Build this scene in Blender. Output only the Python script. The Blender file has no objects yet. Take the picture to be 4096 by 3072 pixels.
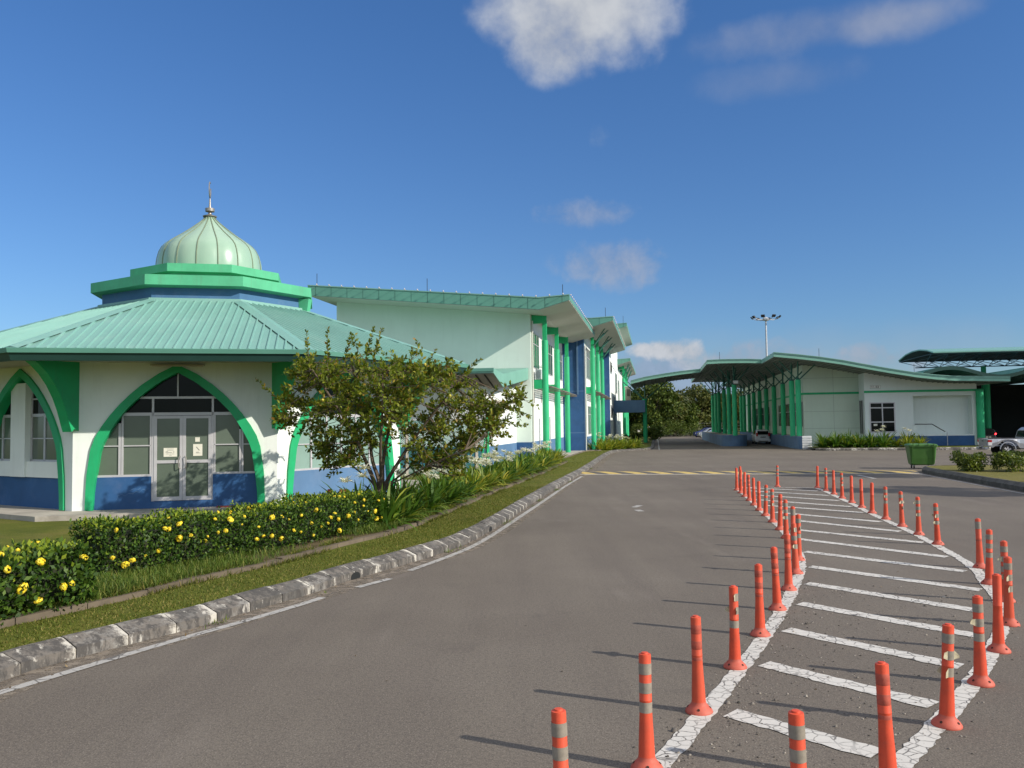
import bpy, bmesh, math, random
import numpy as np
from mathutils import Vector, Matrix
from mathutils.geometry import tessellate_polygon
random.seed(7); rng = np.random.default_rng(11)
R = math.radians
sc = bpy.context.scene
col = sc.collection

# ------------------------------------------------------------------ camera
CF, CP, CR, CH = 3400.0, .049, .0125, 2.3     # focal (px of a 4096 wide frame), pitch, roll, eye height
def ray(px, py):
    a, b = px-2048, py-1536
    cr, sr = math.cos(CR), math.sin(CR)
    u, v = a*cr-b*sr, a*sr+b*cr
    return Vector((u/CF, math.cos(CP)+v/CF*math.sin(CP), math.sin(CP)-v/CF*math.cos(CP)))
def U(px, py, z=0.0):                          # survey: point of the plane z
    d = ray(px, py); t = (z-CH)/d.z
    return Vector((d.x*t, d.y*t, z))
def V(px, py, y):                              # survey: point at distance y
    d = ray(px, py); t = y/d.y
    return Vector((d.x*t, y, CH+d.z*t))
AN = R(9.56)
rV = Vector((math.cos(AN), -math.sin(AN), 0)); uV = Vector((math.sin(AN), math.cos(AN), 0)); ZV = Vector((0, 0, 1))
def ST(t, s, z=0.0): return rV*t + uV*s + ZV*z
def RS(px, py, s):                             # survey: (t, z) on the cross plane s
    d = ray(px, py); k = s/d.dot(uV)
    return (d.dot(rV)*k, CH+d.z*k)

cam_d = bpy.data.cameras.new('camera'); cam = bpy.data.objects.new('camera', cam_d); col.objects.link(cam)
cam_d.sensor_fit = 'HORIZONTAL'; cam_d.angle = 2*math.atan(2048/CF); cam_d.clip_end = 3000; cam_d.clip_start = .05
cr, sr = math.cos(CR), math.sin(CR)
X0, Y0, B0 = Vector((1, 0, 0)), Vector((0, -math.sin(CP), math.cos(CP))), Vector((0, -math.cos(CP), -math.sin(CP)))
# image axes: px grows along X0*cr - Y0*(-sr)...
Xc = X0*cr - Y0*sr; Yc = X0*sr + Y0*cr
m = Matrix((Xc, Yc, B0)).transposed().to_4x4(); m.translation = (0, 0, CH)
cam.matrix_world = m
sc.camera = cam

# ------------------------------------------------------------------ materials
def nd(nt, t, **k):
    n = nt.nodes.new(t)
    for a, b in k.items(): setattr(n, a, b)
    return n
def mixc(nt, fac, a, b, mode='MIX'):
    n = nd(nt, 'ShaderNodeMix', data_type='RGBA', blend_type=mode)
    for s, v in ((n.inputs[0], fac), (n.inputs[6], a), (n.inputs[7], b)):
        if hasattr(v, 'is_output'): nt.links.new(v, s)
        elif isinstance(v, (int, float)): s.default_value = v
        else: s.default_value = (*v, 1)
    return n.outputs[2]
def ramp(nt, inp, *stops, interp='LINEAR'):
    n = nd(nt, 'ShaderNodeValToRGB'); n.color_ramp.interpolation = interp
    e = n.color_ramp.elements
    while len(e) < len(stops): e.new(.5)
    for el, (p, c) in zip(e, stops):
        el.position = p; el.color = (c, c, c, 1) if isinstance(c, (int, float)) else (*c, 1)
    nt.links.new(inp, n.inputs[0]); return n.outputs[0]
def noise(nt, co, scale, detail=4, rough=.55, dist=0):
    n = nd(nt, 'ShaderNodeTexNoise'); n.inputs['Scale'].default_value = scale; n.inputs['Detail'].default_value = detail
    n.inputs['Roughness'].default_value = rough; n.inputs['Distortion'].default_value = dist
    if co is not None: nt.links.new(co, n.inputs['Vector'])
    return n.outputs['Fac']
def coords(nt, kind='Object', scale=None):
    if kind == 'Position': o = nd(nt, 'ShaderNodeNewGeometry').outputs['Position']
    else: o = nd(nt, 'ShaderNodeTexCoord').outputs[kind]
    if scale:
        mp = nd(nt, 'ShaderNodeMapping'); mp.inputs['Scale'].default_value = scale
        nt.links.new(o, mp.inputs[0]); o = mp.outputs[0]
    return o
def newmat(name):
    mt = bpy.data.materials.new(name); mt.use_nodes = True; nt = mt.node_tree
    b = nt.nodes['Principled BSDF']
    return mt, nt, b
def setbump(nt, b, h, strength, dist=.01):
    bn = nd(nt, 'ShaderNodeBump'); bn.inputs['Strength'].default_value = strength; bn.inputs['Distance'].default_value = dist
    nt.links.new(h, bn.inputs['Height']); nt.links.new(bn.outputs[0], b.inputs['Normal'])
def M(name, c, rough=.6, var=.12, scale=2.5, dirt=None, dirt_amt=.35, streak=False, metal=0, bump=.15, bscale=60, spec=.4, kind='Object'):
    mt, nt, b = newmat(name)
    co = coords(nt, kind)
    n1 = noise(nt, co, scale, 5, .6)
    lo = tuple(x*(1-var) for x in c); hi = tuple(min(1, x*(1+var)) for x in c)
    out = mixc(nt, ramp(nt, n1, (.3, 0.), (.7, 1.)), lo, hi)
    if dirt:
        cd = coords(nt, kind, (3, 3, .35)) if streak else co
        n2 = noise(nt, cd, scale*1.7, 6, .7)
        f = ramp(nt, n2, (.52, 0.), (.78, dirt_amt))
        out = mixc(nt, f, out, dirt)
    nt.links.new(out, b.inputs['Base Color'])
    b.inputs['Roughness'].default_value = rough; b.inputs['Metallic'].default_value = metal
    b.inputs['Specular IOR Level'].default_value = spec
    if bump: setbump(nt, b, noise(nt, co, bscale, 3), bump, .004)
    return mt
def glass(name, c, rough=.08, spec=.5):
    mt, nt, b = newmat(name); co = coords(nt)
    nt.links.new(mixc(nt, noise(nt, co, 1.3, 4), tuple(x*.8 for x in c), tuple(x*1.2 for x in c)), b.inputs['Base Color'])
    b.inputs['Roughness'].default_value = rough; b.inputs['Specular IOR Level'].default_value = spec
    return mt
def leafmat(name, stops, trans=.25, rough=.45, spec=.4):
    mt, nt, b = newmat(name)
    g = nd(nt, 'ShaderNodeNewGeometry')
    c = ramp(nt, g.outputs['Random Per Island'], *stops)
    nt.links.new(c, b.inputs['Base Color']); b.inputs['Roughness'].default_value = rough
    b.inputs['Specular IOR Level'].default_value = spec
    tr = nd(nt, 'ShaderNodeBsdfTranslucent'); nt.links.new(mixc(nt, 1., c, (1.0, 1.1, .5), 'MULTIPLY'), tr.inputs[0])
    mx = nd(nt, 'ShaderNodeMixShader'); mx.inputs[0].default_value = trans
    nt.links.new(b.outputs[0], mx.inputs[1]); nt.links.new(tr.outputs[0], mx.inputs[2])
    nt.links.new(mx.outputs[0], nt.nodes['Material Output'].inputs[0])
    return mt
def emit(name, c, s):
    mt, nt, b = newmat(name); b.inputs['Base Color'].default_value = (*c, 1)
    b.inputs['Emission Color'].default_value = (*c, 1); b.inputs['Emission Strength'].default_value = s
    return mt

def asphalt():
    mt, nt, b = newmat('asphalt'); co = coords(nt, 'Position')
    base = mixc(nt, ramp(nt, noise(nt, co, .22, 5, .6), (.3, 0.), (.7, 1.)), (.132, .111, .089), (.184, .158, .128))
    st = coords(nt, 'Position', (2.6, .22, 1))
    base = mixc(nt, ramp(nt, noise(nt, st, .5, 5, .65), (.38, 0.), (.72, .42)), base, (.095, .078, .068))
    sp = noise(nt, co, 75, 2, .7)
    base = mixc(nt, ramp(nt, sp, (.36, .55), (.5, 0.)), base, (.055, .046, .040))
    base = mixc(nt, ramp(nt, sp, (.58, 0.), (.70, .55)), base, (.36, .31, .26))
    sp2 = noise(nt, co, 26, 4, .7)
    base = mixc(nt, ramp(nt, sp2, (.40, .35), (.52, 0.)), base, (.06, .052, .046))
    base = mixc(nt, ramp(nt, noise(nt, co, .75, 6, .72), (.58, 0.), (.74, .38)), base, (.075, .064, .058))
    base = mixc(nt, ramp(nt, noise(nt, coords(nt, 'Position', (1, .3, 1)), .9, 4, .6), (.60, 0.), (.80, .30)), base, (.25, .215, .185))
    vo = nd(nt, 'ShaderNodeTexVoronoi'); vo.inputs['Scale'].default_value = 1.9; nt.links.new(co, vo.inputs['Vector'])
    spots = ramp(nt, vo.outputs['Distance'], (.010, 1.), (.022, 0.))
    base = mixc(nt, spots, base, (.035, .033, .03))
    nt.links.new(base, b.inputs['Base Color'])
    b.inputs['Roughness'].default_value = .85; b.inputs['Specular IOR Level'].default_value = .25
    setbump(nt, b, sp, .5, .006); return mt
def grassmat(name, a, bcol, dry, dryamt=.5):
    mt, nt, b = newmat(name); co = coords(nt, 'Position')
    c = mixc(nt, ramp(nt, noise(nt, co, 1.1, 5, .65), (.3, 0.), (.7, 1.)), a, bcol)
    c = mixc(nt, ramp(nt, noise(nt, co, .45, 6, .7), (.50, 0.), (.72, dryamt)), c, dry)
    f = noise(nt, co, 38, 3, .7)
    c = mixc(nt, ramp(nt, f, (.38, .55), (.55, 0.)), c, tuple(x*.4 for x in a))
    nt.links.new(c, b.inputs['Base Color']); b.inputs['Roughness'].default_value = .9
    b.inputs['Specular IOR Level'].default_value = .15
    setbump(nt, b, f, .8, .03); return mt
def kerbmat():
    mt, nt, b = newmat('kerb_paint'); co = coords(nt, 'Position')
    g = nd(nt, 'ShaderNodeNewGeometry')
    at = nd(nt, 'ShaderNodeVertexColor', layer_name='kerb'); sp_ = nd(nt, 'ShaderNodeSeparateColor'); nt.links.new(at.outputs[0], sp_.inputs[0])
    paint = mixc(nt, sp_.outputs[1], (.045, .042, .038), (.52, .49, .44))
    conc = mixc(nt, noise(nt, co, 9, 5, .7), (.080, .070, .060), (.185, .163, .138))
    wear = ramp(nt, noise(nt, co, 4.5, 7, .75), (.42, 0.), (.55, 1.))
    c = mixc(nt, wear, paint, conc)
    gr = ramp(nt, noise(nt, coords(nt, 'Position', (5, 5, 2)), 1.6, 7, .75), (.45, 0.), (.56, .92))
    c = mixc(nt, gr, c, (.055, .05, .045))
    w2 = ramp(nt, noise(nt, coords(nt, 'Position', (3.1, 3.1, 1.4)), 2.7, 7, .7), (.60, 0.), (.66, .75))
    c = mixc(nt, w2, c, (.50, .47, .41))
    jn = nd(nt, 'ShaderNodeMath', operation='MULTIPLY_ADD'); nt.links.new(noise(nt, co, 6, 6, .75), jn.inputs[0]); jn.inputs[1].default_value = 2.2; nt.links.new(sp_.outputs[0], jn.inputs[2])
    jm = nd(nt, 'ShaderNodeMapRange'); nt.links.new(jn.outputs[0], jm.inputs[0]); jm.inputs[1].default_value = 1.56; jm.inputs[2].default_value = 1.88
    c = mixc(nt, jm.outputs[0], c, (.47, .44, .38))
    nt.links.new(c, b.inputs['Base Color']); b.inputs['Roughness'].default_value = .85
    setbump(nt, b, noise(nt, co, 30, 5, .7), .5, .012); return mt
def linemat(name, c, crack=True, wear=.35, scale=9):
    mt, nt, b = newmat(name); co = coords(nt, 'Position')
    base = mixc(nt, noise(nt, co, 6, 5, .7), tuple(x*.78 for x in c), c)
    if crack:
        dn = nd(nt, 'ShaderNodeMix', data_type='RGBA'); 
        n2 = nd(nt, 'ShaderNodeTexNoise'); n2.inputs['Scale'].default_value = 14; nt.links.new(co, n2.inputs['Vector'])
        dn.inputs[0].default_value = .035; nt.links.new(co, dn.inputs[6]); nt.links.new(n2.outputs['Color'], dn.inputs[7])
        vo = nd(nt, 'ShaderNodeTexVoronoi', feature='DISTANCE_TO_EDGE'); vo.inputs['Scale'].default_value = scale
        nt.links.new(dn.outputs[2], vo.inputs['Vector'])
        big = noise(nt, co, 2.2, 3)
        cr_ = ramp(nt, vo.outputs['Distance'], (.016, 1.), (.060, 0.))
        msk = ramp(nt, big, (.38, .35), (.55, 1.))
        mm = nd(nt, 'ShaderNodeMath', operation='MULTIPLY'); nt.links.new(cr_, mm.inputs[0]); nt.links.new(msk, mm.inputs[1])
        base = mixc(nt, mm.outputs[0], base, (.10, .09, .08))
    f = ramp(nt, noise(nt, co, 16, 6, .8), (.60, 0.), (.68, 1.))
    f2 = nd(nt, 'ShaderNodeMath', operation='MULTIPLY'); f2.inputs[1].default_value = wear*2; nt.links.new(f, f2.inputs[0]); f2.use_clamp = True
    base = mixc(nt, f2.outputs[0], base, (.13, .115, .105))
    nt.links.new(base, b.inputs['Base Color']); b.inputs['Roughness'].default_value = .7; return mt
def dirtmat():
    mt, nt, b = newmat('roadside_dirt'); co = coords(nt, 'Position')
    c = mixc(nt, noise(nt, co, 7, 6, .7), (.12, .10, .08), (.27, .22, .165))
    nt.links.new(c, b.inputs['Base Color']); b.inputs['Roughness'].default_value = .95
    tr = nd(nt, 'ShaderNodeBsdfTransparent'); mx = nd(nt, 'ShaderNodeMixShader')
    nt.links.new(ramp(nt, noise(nt, co, 5, 6, .75), (.40, 0.), (.56, 1.)), mx.inputs[0])
    nt.links.new(tr.outputs[0], mx.inputs[1]); nt.links.new(b.outputs[0], mx.inputs[2])
    nt.links.new(mx.outputs[0], nt.nodes['Material Output'].inputs[0]); return mt
def meshmat():                                  # chain link: real gaps, procedural diamonds
    mt, nt, b = newmat('chain_link'); co = coords(nt)
    b.inputs['Base Color'].default_value = (.02, .16, .12, 1); b.inputs['Roughness'].default_value = .5
    tr = nd(nt, 'ShaderNodeBsdfTransparent'); mx = nd(nt, 'ShaderNodeMixShader')
    mx.inputs[0].default_value = .38
    w = None
    for ang in (45, -45):
        mp = nd(nt, 'ShaderNodeMapping'); mp.inputs['Rotation'].default_value = (0, R(ang), 0); nt.links.new(co, mp.inputs[0])
        wv = nd(nt, 'ShaderNodeTexWave', wave_type='BANDS', bands_direction='X'); wv.inputs['Scale'].default_value = 5
        nt.links.new(mp.outputs[0], wv.inputs[0]); r_ = ramp(nt, wv.outputs['Fac'], (.80, 0.), (.86, 1.))
        if w is None: w = r_
        else:
            mm = nd(nt, 'ShaderNodeMath', operation='MAXIMUM'); nt.links.new(w, mm.inputs[0]); nt.links.new(r_, mm.inputs[1]); w = mm.outputs[0]
    nt.links.new(w, mx.inputs[0])
    nt.links.new(tr.outputs[0], mx.inputs[1]); nt.links.new(b.outputs[0], mx.inputs[2])
    nt.links.new(mx.outputs[0], nt.nodes['Material Output'].inputs[0]); return mt
def humpmat():
    mt, nt, b = newmat('hump_stripes'); co = coords(nt, 'Object', (1, 1, 1))
    sx = nd(nt, 'ShaderNodeSeparateXYZ'); nt.links.new(co, sx.inputs[0])
    a = nd(nt, 'ShaderNodeMath', operation='MULTIPLY_ADD'); nt.links.new(sx.outputs[1], a.inputs[0]); a.inputs[1].default_value = .75; nt.links.new(sx.outputs[0], a.inputs[2])
    d = nd(nt, 'ShaderNodeMath', operation='MULTIPLY'); nt.links.new(a.outputs[0], d.inputs[0]); d.inputs[1].default_value = 1/1.15
    f = nd(nt, 'ShaderNodeMath', operation='FRACT'); nt.links.new(d.outputs[0], f.inputs[0])
    st = ramp(nt, f.outputs[0], (.0, 1.), (.5, 0.), interp='CONSTANT')
    c = mixc(nt, st, (.075, .068, .062), (.50, .36, .10))
    ab = nd(nt, 'ShaderNodeMath', operation='ABSOLUTE'); nt.links.new(sx.outputs[1], ab.inputs[0])
    c = mixc(nt, ramp(nt, ab.outputs[0], (.0, 0.), (.99, 1.), interp='CONSTANT'), c, (.34, .30, .25))
    wr = ramp(nt, noise(nt, co, 3.2, 7, .8), (.52, 0.), (.62, .7))
    c = mixc(nt, wr, c, (.16, .14, .125))
    nt.links.new(c, b.inputs['Base Color']); b.inputs['Roughness'].default_value = .8
    setbump(nt, b, noise(nt, co, 40, 3), .5, .006); return mt

m_asph = asphalt()
m_lawn = grassmat('lawn', (.082, .102, .014), (.14, .15, .022), (.22, .17, .06), .6)
m_soil = grassmat('bed_soil', (.13, .10, .055), (.18, .14, .075), (.09, .11, .03), .6)
m_dry = grassmat('dry_grass', (.13, .13, .035), (.2, .17, .05), (.24, .18, .07), .7)
m_kerb = kerbmat(); m_line = linemat('white_paint', (.60, .57, .52), True, .55); m_edge = linemat('edge_paint', (.42, .40, .37), True, .9, 6)
m_dirt = dirtmat(); m_chain = meshmat(); m_hump = humpmat()
m_conc = M('concrete', (.36, .33, .28), .85, .2, 1.2, (.12, .10, .08), .6, bump=.4, bscale=30)
m_oldconc = M('old_concrete', (.115, .09, .062), .9, .3, 2.5, (.07, .06, .045), .7, bump=.6, bscale=25, kind='Position')
m_white = M('white_wall', (.74, .78, .73), .75, .05, .8, (.48, .50, .44), .28, True, bump=.12, bscale=45)
m_mint = M('pale_wall', (.62, .71, .64), .75, .04, .5, (.45, .52, .44), .22, True, bump=.1, bscale=40)
m_cwall = M('panel_wall', (.54, .64, .52), .75, .05, .5, (.42, .48, .40), .3, True, bump=.1)
m_cwall2 = M('plaster_wall', (.66, .72, .69), .75, .04, .5, (.5, .54, .5), .25, True, bump=.1)
m_joint = M('joint', (.28, .34, .28), .8, .05)
m_green = M('green_paint', (.012, .36, .135), .5, .12, 1.5, (.05, .20, .10), .4, True, bump=.1)
m_green2 = M('cornice_green', (.075, .38, .20), .65, .12, 1.4, (.10, .20, .13), .5, True, bump=.2)
m_col = M('column_green', (.022, .40, .17), .55, .10, 1.2, (.04, .26, .12), .35, True, bump=.1)
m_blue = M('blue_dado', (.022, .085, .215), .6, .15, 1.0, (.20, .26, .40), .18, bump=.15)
m_blueL = M('sunlit_dado_light_blue', (.085, .17, .30), .65, .12, .8, (.25, .3, .42), .2, bump=.1)  # dado blue with sunlight put into the colour; also used for trim
m_blued = M('drum_blue', (.05, .14, .27), .7, .12, 1.2, (.18, .24, .34), .3)
m_roof = M('teal_roof', (.165, .335, .285), .42, .07, .7, (.30, .42, .36), .35, bump=.05, spec=.5)
m_fasc = M('teal_fascia', (.10, .265, .205), .5, .08, .6, (.12, .28, .22), .4, True, bump=.05)
m_fasc2 = M('pale_teal_fascia', (.18, .38, .30), .5, .08, .6, (.14, .3, .24), .4, True, bump=.05)
m_gut = M('dark_gutter', (.018, .055, .048), .45, .12, 1.0, (.02, .06, .05), .4)
m_soff = M('soffit', (.42, .38, .31), .7, .08, .6, (.30, .27, .21), .3)
m_soffw = M('white_soffit', (.52, .52, .47), .7, .05, .4, (.5, .47, .4), .3)
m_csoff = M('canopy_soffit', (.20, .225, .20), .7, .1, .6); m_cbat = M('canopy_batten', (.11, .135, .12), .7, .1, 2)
m_slat = M('slat_brown', (.20, .18, .15), .7, .15, 2)
m_dome = M('dome_enamel', (.27, .40, .30), .30, .06, .8, (.42, .52, .42), .3, bump=.03, spec=.6)
m_rib = M('dome_seam', (.16, .20, .13), .5, .15, 3)
m_steel = M('brushed_steel', (.30, .28, .25), .45, .1, 4, metal=.6, bump=.02)
m_alu = M('aluminium', (.50, .49, .50), .45, .06, 3, metal=.25, bump=.03)
m_galv = M('galvanised', (.42, .43, .45), .5, .12, 2, metal=.5)
m_gdark = glass('dark_glass', (.007, .009, .009), .05, .12)
m_film = glass('frosted_film', (.105, .135, .105), .14, .6)
m_gblue = glass('tinted_glass', (.035, .075, .075), .05, .6)
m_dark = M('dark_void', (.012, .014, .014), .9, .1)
m_strut = M('steel_strut', (.03, .13, .10), .5, .1, 2)
m_truss = M('truss_steel', (.02, .05, .07), .5, .1, 2)
m_orange = M('orange_plastic', (.60, .072, .030), .5, .14, 5, (.34, .09, .055), .6, bump=.06, bscale=90, spec=.35)
_nt = m_orange.node_tree; _b = _nt.nodes['Principled BSDF']; _src = _b.inputs['Base Color'].links[0].from_socket
_oi = nd(_nt, 'ShaderNodeObjectInfo'); _nt.links.new(mixc(_nt, ramp(_nt, _oi.outputs['Random'], (0, 0.), (1, .45)), _src, (.47, .095, .05)), _b.inputs['Base Color'])
m_orange2 = M('orange_base', (.46, .09, .055), .65, .18, 8, (.22, .12, .09), .7, bump=.1)
m_resid = M('band_residue', (.40, .075, .045), .75, .25, 20, (.25, .12, .08), .5)
m_band = M('reflective_band', (.25, .215, .17), .45, .18, 14, (.14, .12, .09), .5, spec=.6)
m_flap = M('peeling_tape', (.44, .39, .26), .6, .3, 18, (.16, .10, .05), .7)
m_hole = M('bolt_hole', (.04, .015, .01), .9, .1)
m_bark = M('bark', (.10, .075, .05), .9, .35, 9, (.04, .03, .022), .7, bump=.7, bscale=28)
m_barkd = M('far_bark', (.13, .11, .085), .9, .3, 3)
m_citrus = leafmat('citrus_leaf', [(0, (.060, .095, .008)), (.45, (.15, .19, .018)), (.82, (.25, .28, .034)), (.93, (.32, .25, .035)), (1, (.28, .15, .03))], .42, .5, .25)
m_hedge = leafmat('hedge_leaf', [(0, (.010, .028, .004)), (.6, (.036, .080, .009)), (1, (.09, .15, .018))], .2, .5, .22)
m_young = leafmat('young_leaf', [(0, (.15, .22, .018)), (1, (.30, .36, .035))], .35, .5, .25)
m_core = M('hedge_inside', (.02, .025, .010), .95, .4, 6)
m_yel = leafmat('yellow_petals', [(0, (.80, .58, .012)), (.5, (.90, .72, .035)), (1, (.92, .80, .16))], .2, .6, .2)
m_red = leafmat('red_petals', [(0, (.6, .03, .02)), (1, (.7, .06, .03))], .2, .6, .2)
m_lily = leafmat('lily_leaf', [(0, (.030, .080, .010)), (.55, (.075, .155, .016)), (.88, (.19, .25, .028)), (1, (.40, .33, .05))], .3, .5, .3)
m_lily2 = leafmat('yellowing_lily_leaf', [(0, (.07, .13, .014)), (.5, (.20, .26, .026)), (1, (.48, .40, .05))], .3, .5, .3)
m_lilyf = leafmat('lily_flower', [(0, (.62, .60, .50)), (1, (.82, .80, .72))], .3, .6, .2)
m_far = leafmat('far_leaf', [(0, (.022, .042, .008)), (.5, (.060, .095, .015)), (1, (.14, .17, .03))], .2, .6, .2)
m_far2 = leafmat('far_leaf_olive', [(0, (.030, .045, .010)), (.5, (.08, .098, .022)), (1, (.17, .16, .045))], .2, .6, .2)
m_palm = leafmat('palm_leaf', [(0, (.035, .05, .014)), (1, (.10, .12, .035))], .2, .4, .4)
m_grassb = leafmat('grass_blades', [(0, (.058, .085, .012)), (.6, (.125, .15, .020)), (1, (.28, .22, .07))], .3, .6, .2)
m_weed = leafmat('weed_blades', [(0, (.045, .085, .014)), (.7, (.11, .165, .024)), (1, (.24, .23, .06))], .3, .5, .2)
m_gravel = leafmat('gravel', [(0, (.05, .045, .04)), (.5, (.13, .115, .10)), (1, (.36, .32, .27))], 0., .9, .2)
m_paper = M('paper', (.70, .68, .58), .7, .06, 6)
m_ink = M('ink', (.10, .10, .09), .8, .05)
m_rubber = M('tyre_rubber', (.015, .015, .015), .8, .2, 8)
m_black = M('black_plastic', (.02, .02, .022), .5, .15, 5)
m_wcar = M('white_car_paint', (.72, .73, .74), .18, .03, 1, spec=.6, bump=0)
m_scar = M('silver_car_paint', (.42, .43, .46), .25, .04, 1, spec=.6, metal=.5, bump=0)
m_bcar = M('blue_car_paint', (.015, .03, .14), .2, .04, 1, spec=.6, bump=0)
m_kcar = M('dark_car_paint', (.012, .012, .014), .2, .04, 1, spec=.6, bump=0)
m_tail = M('tail_lens', (.35, .015, .015), .2, .1, 4, spec=.6)
m_taillit = emit('lit_tail_lamp', (1.0, .03, .04), 6)
m_clear = M('clear_lens', (.6, .6, .6), .15, .05, 4, spec=.7)
m_bin = M('bin_green', (.05, .135, .024), .45, .12, 1.5, (.10, .16, .06), .5, True, bump=.05)
m_dsign = M('sign_face', (.80, .82, .78), .6, .05, 2)
m_bldg = M('far_building', (.62, .58, .55), .8, .05, .3)
m_pink = M('far_red', (.5, .14, .13), .8, .05)
m_bulbw = M('bulb_white', (.55, .46, .44), .3, .05)
m_mat = M('doormat', (.16, .03, .03), .9, .2, 8)
m_clay = M('clay_red', (.42, .075, .04), .7, .15, 5, (.2, .06, .04), .5)

# ------------------------------------------------------------------ mesh builder
class Fr:                                       # a wall frame: u along, n outward, z up
    def __init__(s, O, Uv, N, Zv=ZV): s.O, s.U, s.N, s.Z = Vector(O), Vector(Uv), Vector(N), Vector(Zv)
    def p(s, u, z, n=0): return s.O+s.U*u+s.N*n+s.Z*z
class MB:
    def __init__(s): s.v, s.f, s.m, s.sm = [], [], [], []
    def add(s, vs, fs, mi=0, smooth=False):
        o = len(s.v); s.v += [tuple(x) for x in vs]
        for f in fs: s.f.append([i+o for i in f]); s.m.append(mi); s.sm.append(smooth)
        return s
    def fbox(s, F, u0, u1, z0, z1, n0, n1, mi=0):
        P = [F.p(u, z, n) for n in (n0, n1) for z in (z0, z1) for u in (u0, u1)]
        return s.add(P, [(0, 1, 3, 2), (4, 6, 7, 5), (0, 4, 5, 1), (2, 3, 7, 6), (0, 2, 6, 4), (1, 5, 7, 3)], mi)
    def box(s, c, sz, rz=0, mi=0):
        a = Vector((math.cos(rz), math.sin(rz), 0)); b = Vector((-math.sin(rz), math.cos(rz), 0))
        return s.fbox(Fr(c, a, b), -sz[0]/2, sz[0]/2, -sz[2]/2, sz[2]/2, -sz[1]/2, sz[1]/2, mi)
    def fprism(s, F, poly, n0, n1, mi=0):
        k = len(poly)
        tris = tessellate_polygon([[Vector((a, b, 0)) for a, b in poly]])
        P = [F.p(a, b, n0) for a, b in poly]+[F.p(a, b, n1) for a, b in poly]
        fs = [tuple(t) for t in tris]+[tuple(i+k for i in reversed(t)) for t in tris]
        fs += [(i, (i+1) % k, (i+1) % k+k, i+k) for i in range(k)]
        return s.add(P, fs, mi)
    def tube(s, path, r, seg=8, mi=0, smooth=True):
        path = [Vector(p) for p in path]; n = len(path)
        rs = r if isinstance(r, (list, tuple)) else [r]*n
        V_, F_ = [], []
        ref = None
        for i, p in enumerate(path):
            d = (path[min(i+1, n-1)]-path[max(i-1, 0)])
            d = d.normalized() if d.length > 1e-9 else Vector((0, 0, 1))
            if ref is None: ref = Vector((1, 0, 0)) if abs(d.x) < .9 else Vector((0, 1, 0))
            a = (ref-d*ref.dot(d)).normalized(); ref = a; b = d.cross(a)
            for k in range(seg):
                t = 2*math.pi*k/seg; V_.append(p+(a*math.cos(t)+b*math.sin(t))*rs[i])
        for i in range(n-1):
            for k in range(seg):
                k2 = (k+1) % seg; F_.append((i*seg+k, i*seg+k2, (i+1)*seg+k2, (i+1)*seg+k))
        F_.append(tuple(range(seg-1, -1, -1))); F_.append(tuple((n-1)*seg+k for k in range(seg)))
        return s.add(V_, F_, mi, smooth)
    def lathe(s, c, prof, seg=24, mi=0, smooth=True, a0=0, a1=2*math.pi):
        c = Vector(c); full = abs(a1-a0-2*math.pi) < 1e-6; n = seg if full else seg+1
        V_, F_ = [], []
        for r, z in prof:
            for k in range(n):
                t = a0+(a1-a0)*k/seg; V_.append(c+Vector((r*math.cos(t), r*math.sin(t), z)))
        for i in range(len(prof)-1):
            for k in range(seg):
                k2 = (k+1) % n; F_.append((i*n+k, i*n+k2, (i+1)*n+k2, (i+1)*n+k))
        return s.add(V_, F_, mi, smooth)
    def build(s, name, mats, parent=None, norm=True, bevel=0):
        me = bpy.data.meshes.new(name); me.from_pydata(s.v, [], s.f)
        for mt in (mats if isinstance(mats, (list, tuple)) else [mats]): me.materials.append(mt)
        me.polygons.foreach_set('material_index', s.m); me.polygons.foreach_set('use_smooth', s.sm)
        if norm or bevel:
            bm = bmesh.new(); bm.from_mesh(me)
            if bevel:
                bmesh.ops.bevel(bm, geom=[e for e in bm.edges], offset=bevel, segments=2, affect='EDGES', profile=.6)
            bmesh.ops.recalc_face_normals(bm, faces=bm.faces); bm.to_mesh(me); bm.free()
        if any(s.sm): me.set_sharp_from_angle(angle=R(38))
        return link(name, me, parent)
def kerb_build(mb, name, mt):
    o = mb.build(name, mt); a = o.data.color_attributes.new('kerb', 'FLOAT_COLOR', 'POINT')
    a.data.foreach_set('color', [x for c in mb.kc for x in c]); return o
def root_of(o):
    while o.parent: o = o.parent
    return o
def wmat(o):
    r_ = root_of(o)
    return Matrix.LocRotScale(r_.location, r_.rotation_euler, r_.scale)
def link(name, me, parent=None):
    o = bpy.data.objects.new(name, me); col.objects.link(o)
    if parent:
        me.transform(wmat(parent).inverted()); o.parent = parent
    return o
def tag(o, label=None, cat=None, group=None, kind=None):
    for k, v in (('label', label), ('category', cat), ('group', group), ('kind', kind)):
        if v: o[k] = v
    return o
def thing(name, label, cat, loc=(0, 0, 0), rz=0, group=None):
    o = bpy.data.objects.new(name, None); col.objects.link(o); o.location = loc; o.rotation_euler = (0, 0, rz)
    o.empty_display_size = .3
    return tag(o, label, cat, group)
def struct(o): o['kind'] = 'structure'; return o
def copy_tree(o, parent=None):
    c = o.copy(); col.objects.link(c); c.parent = parent
    for ch in list(o.children): copy_tree(ch, c)
    return c
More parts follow.
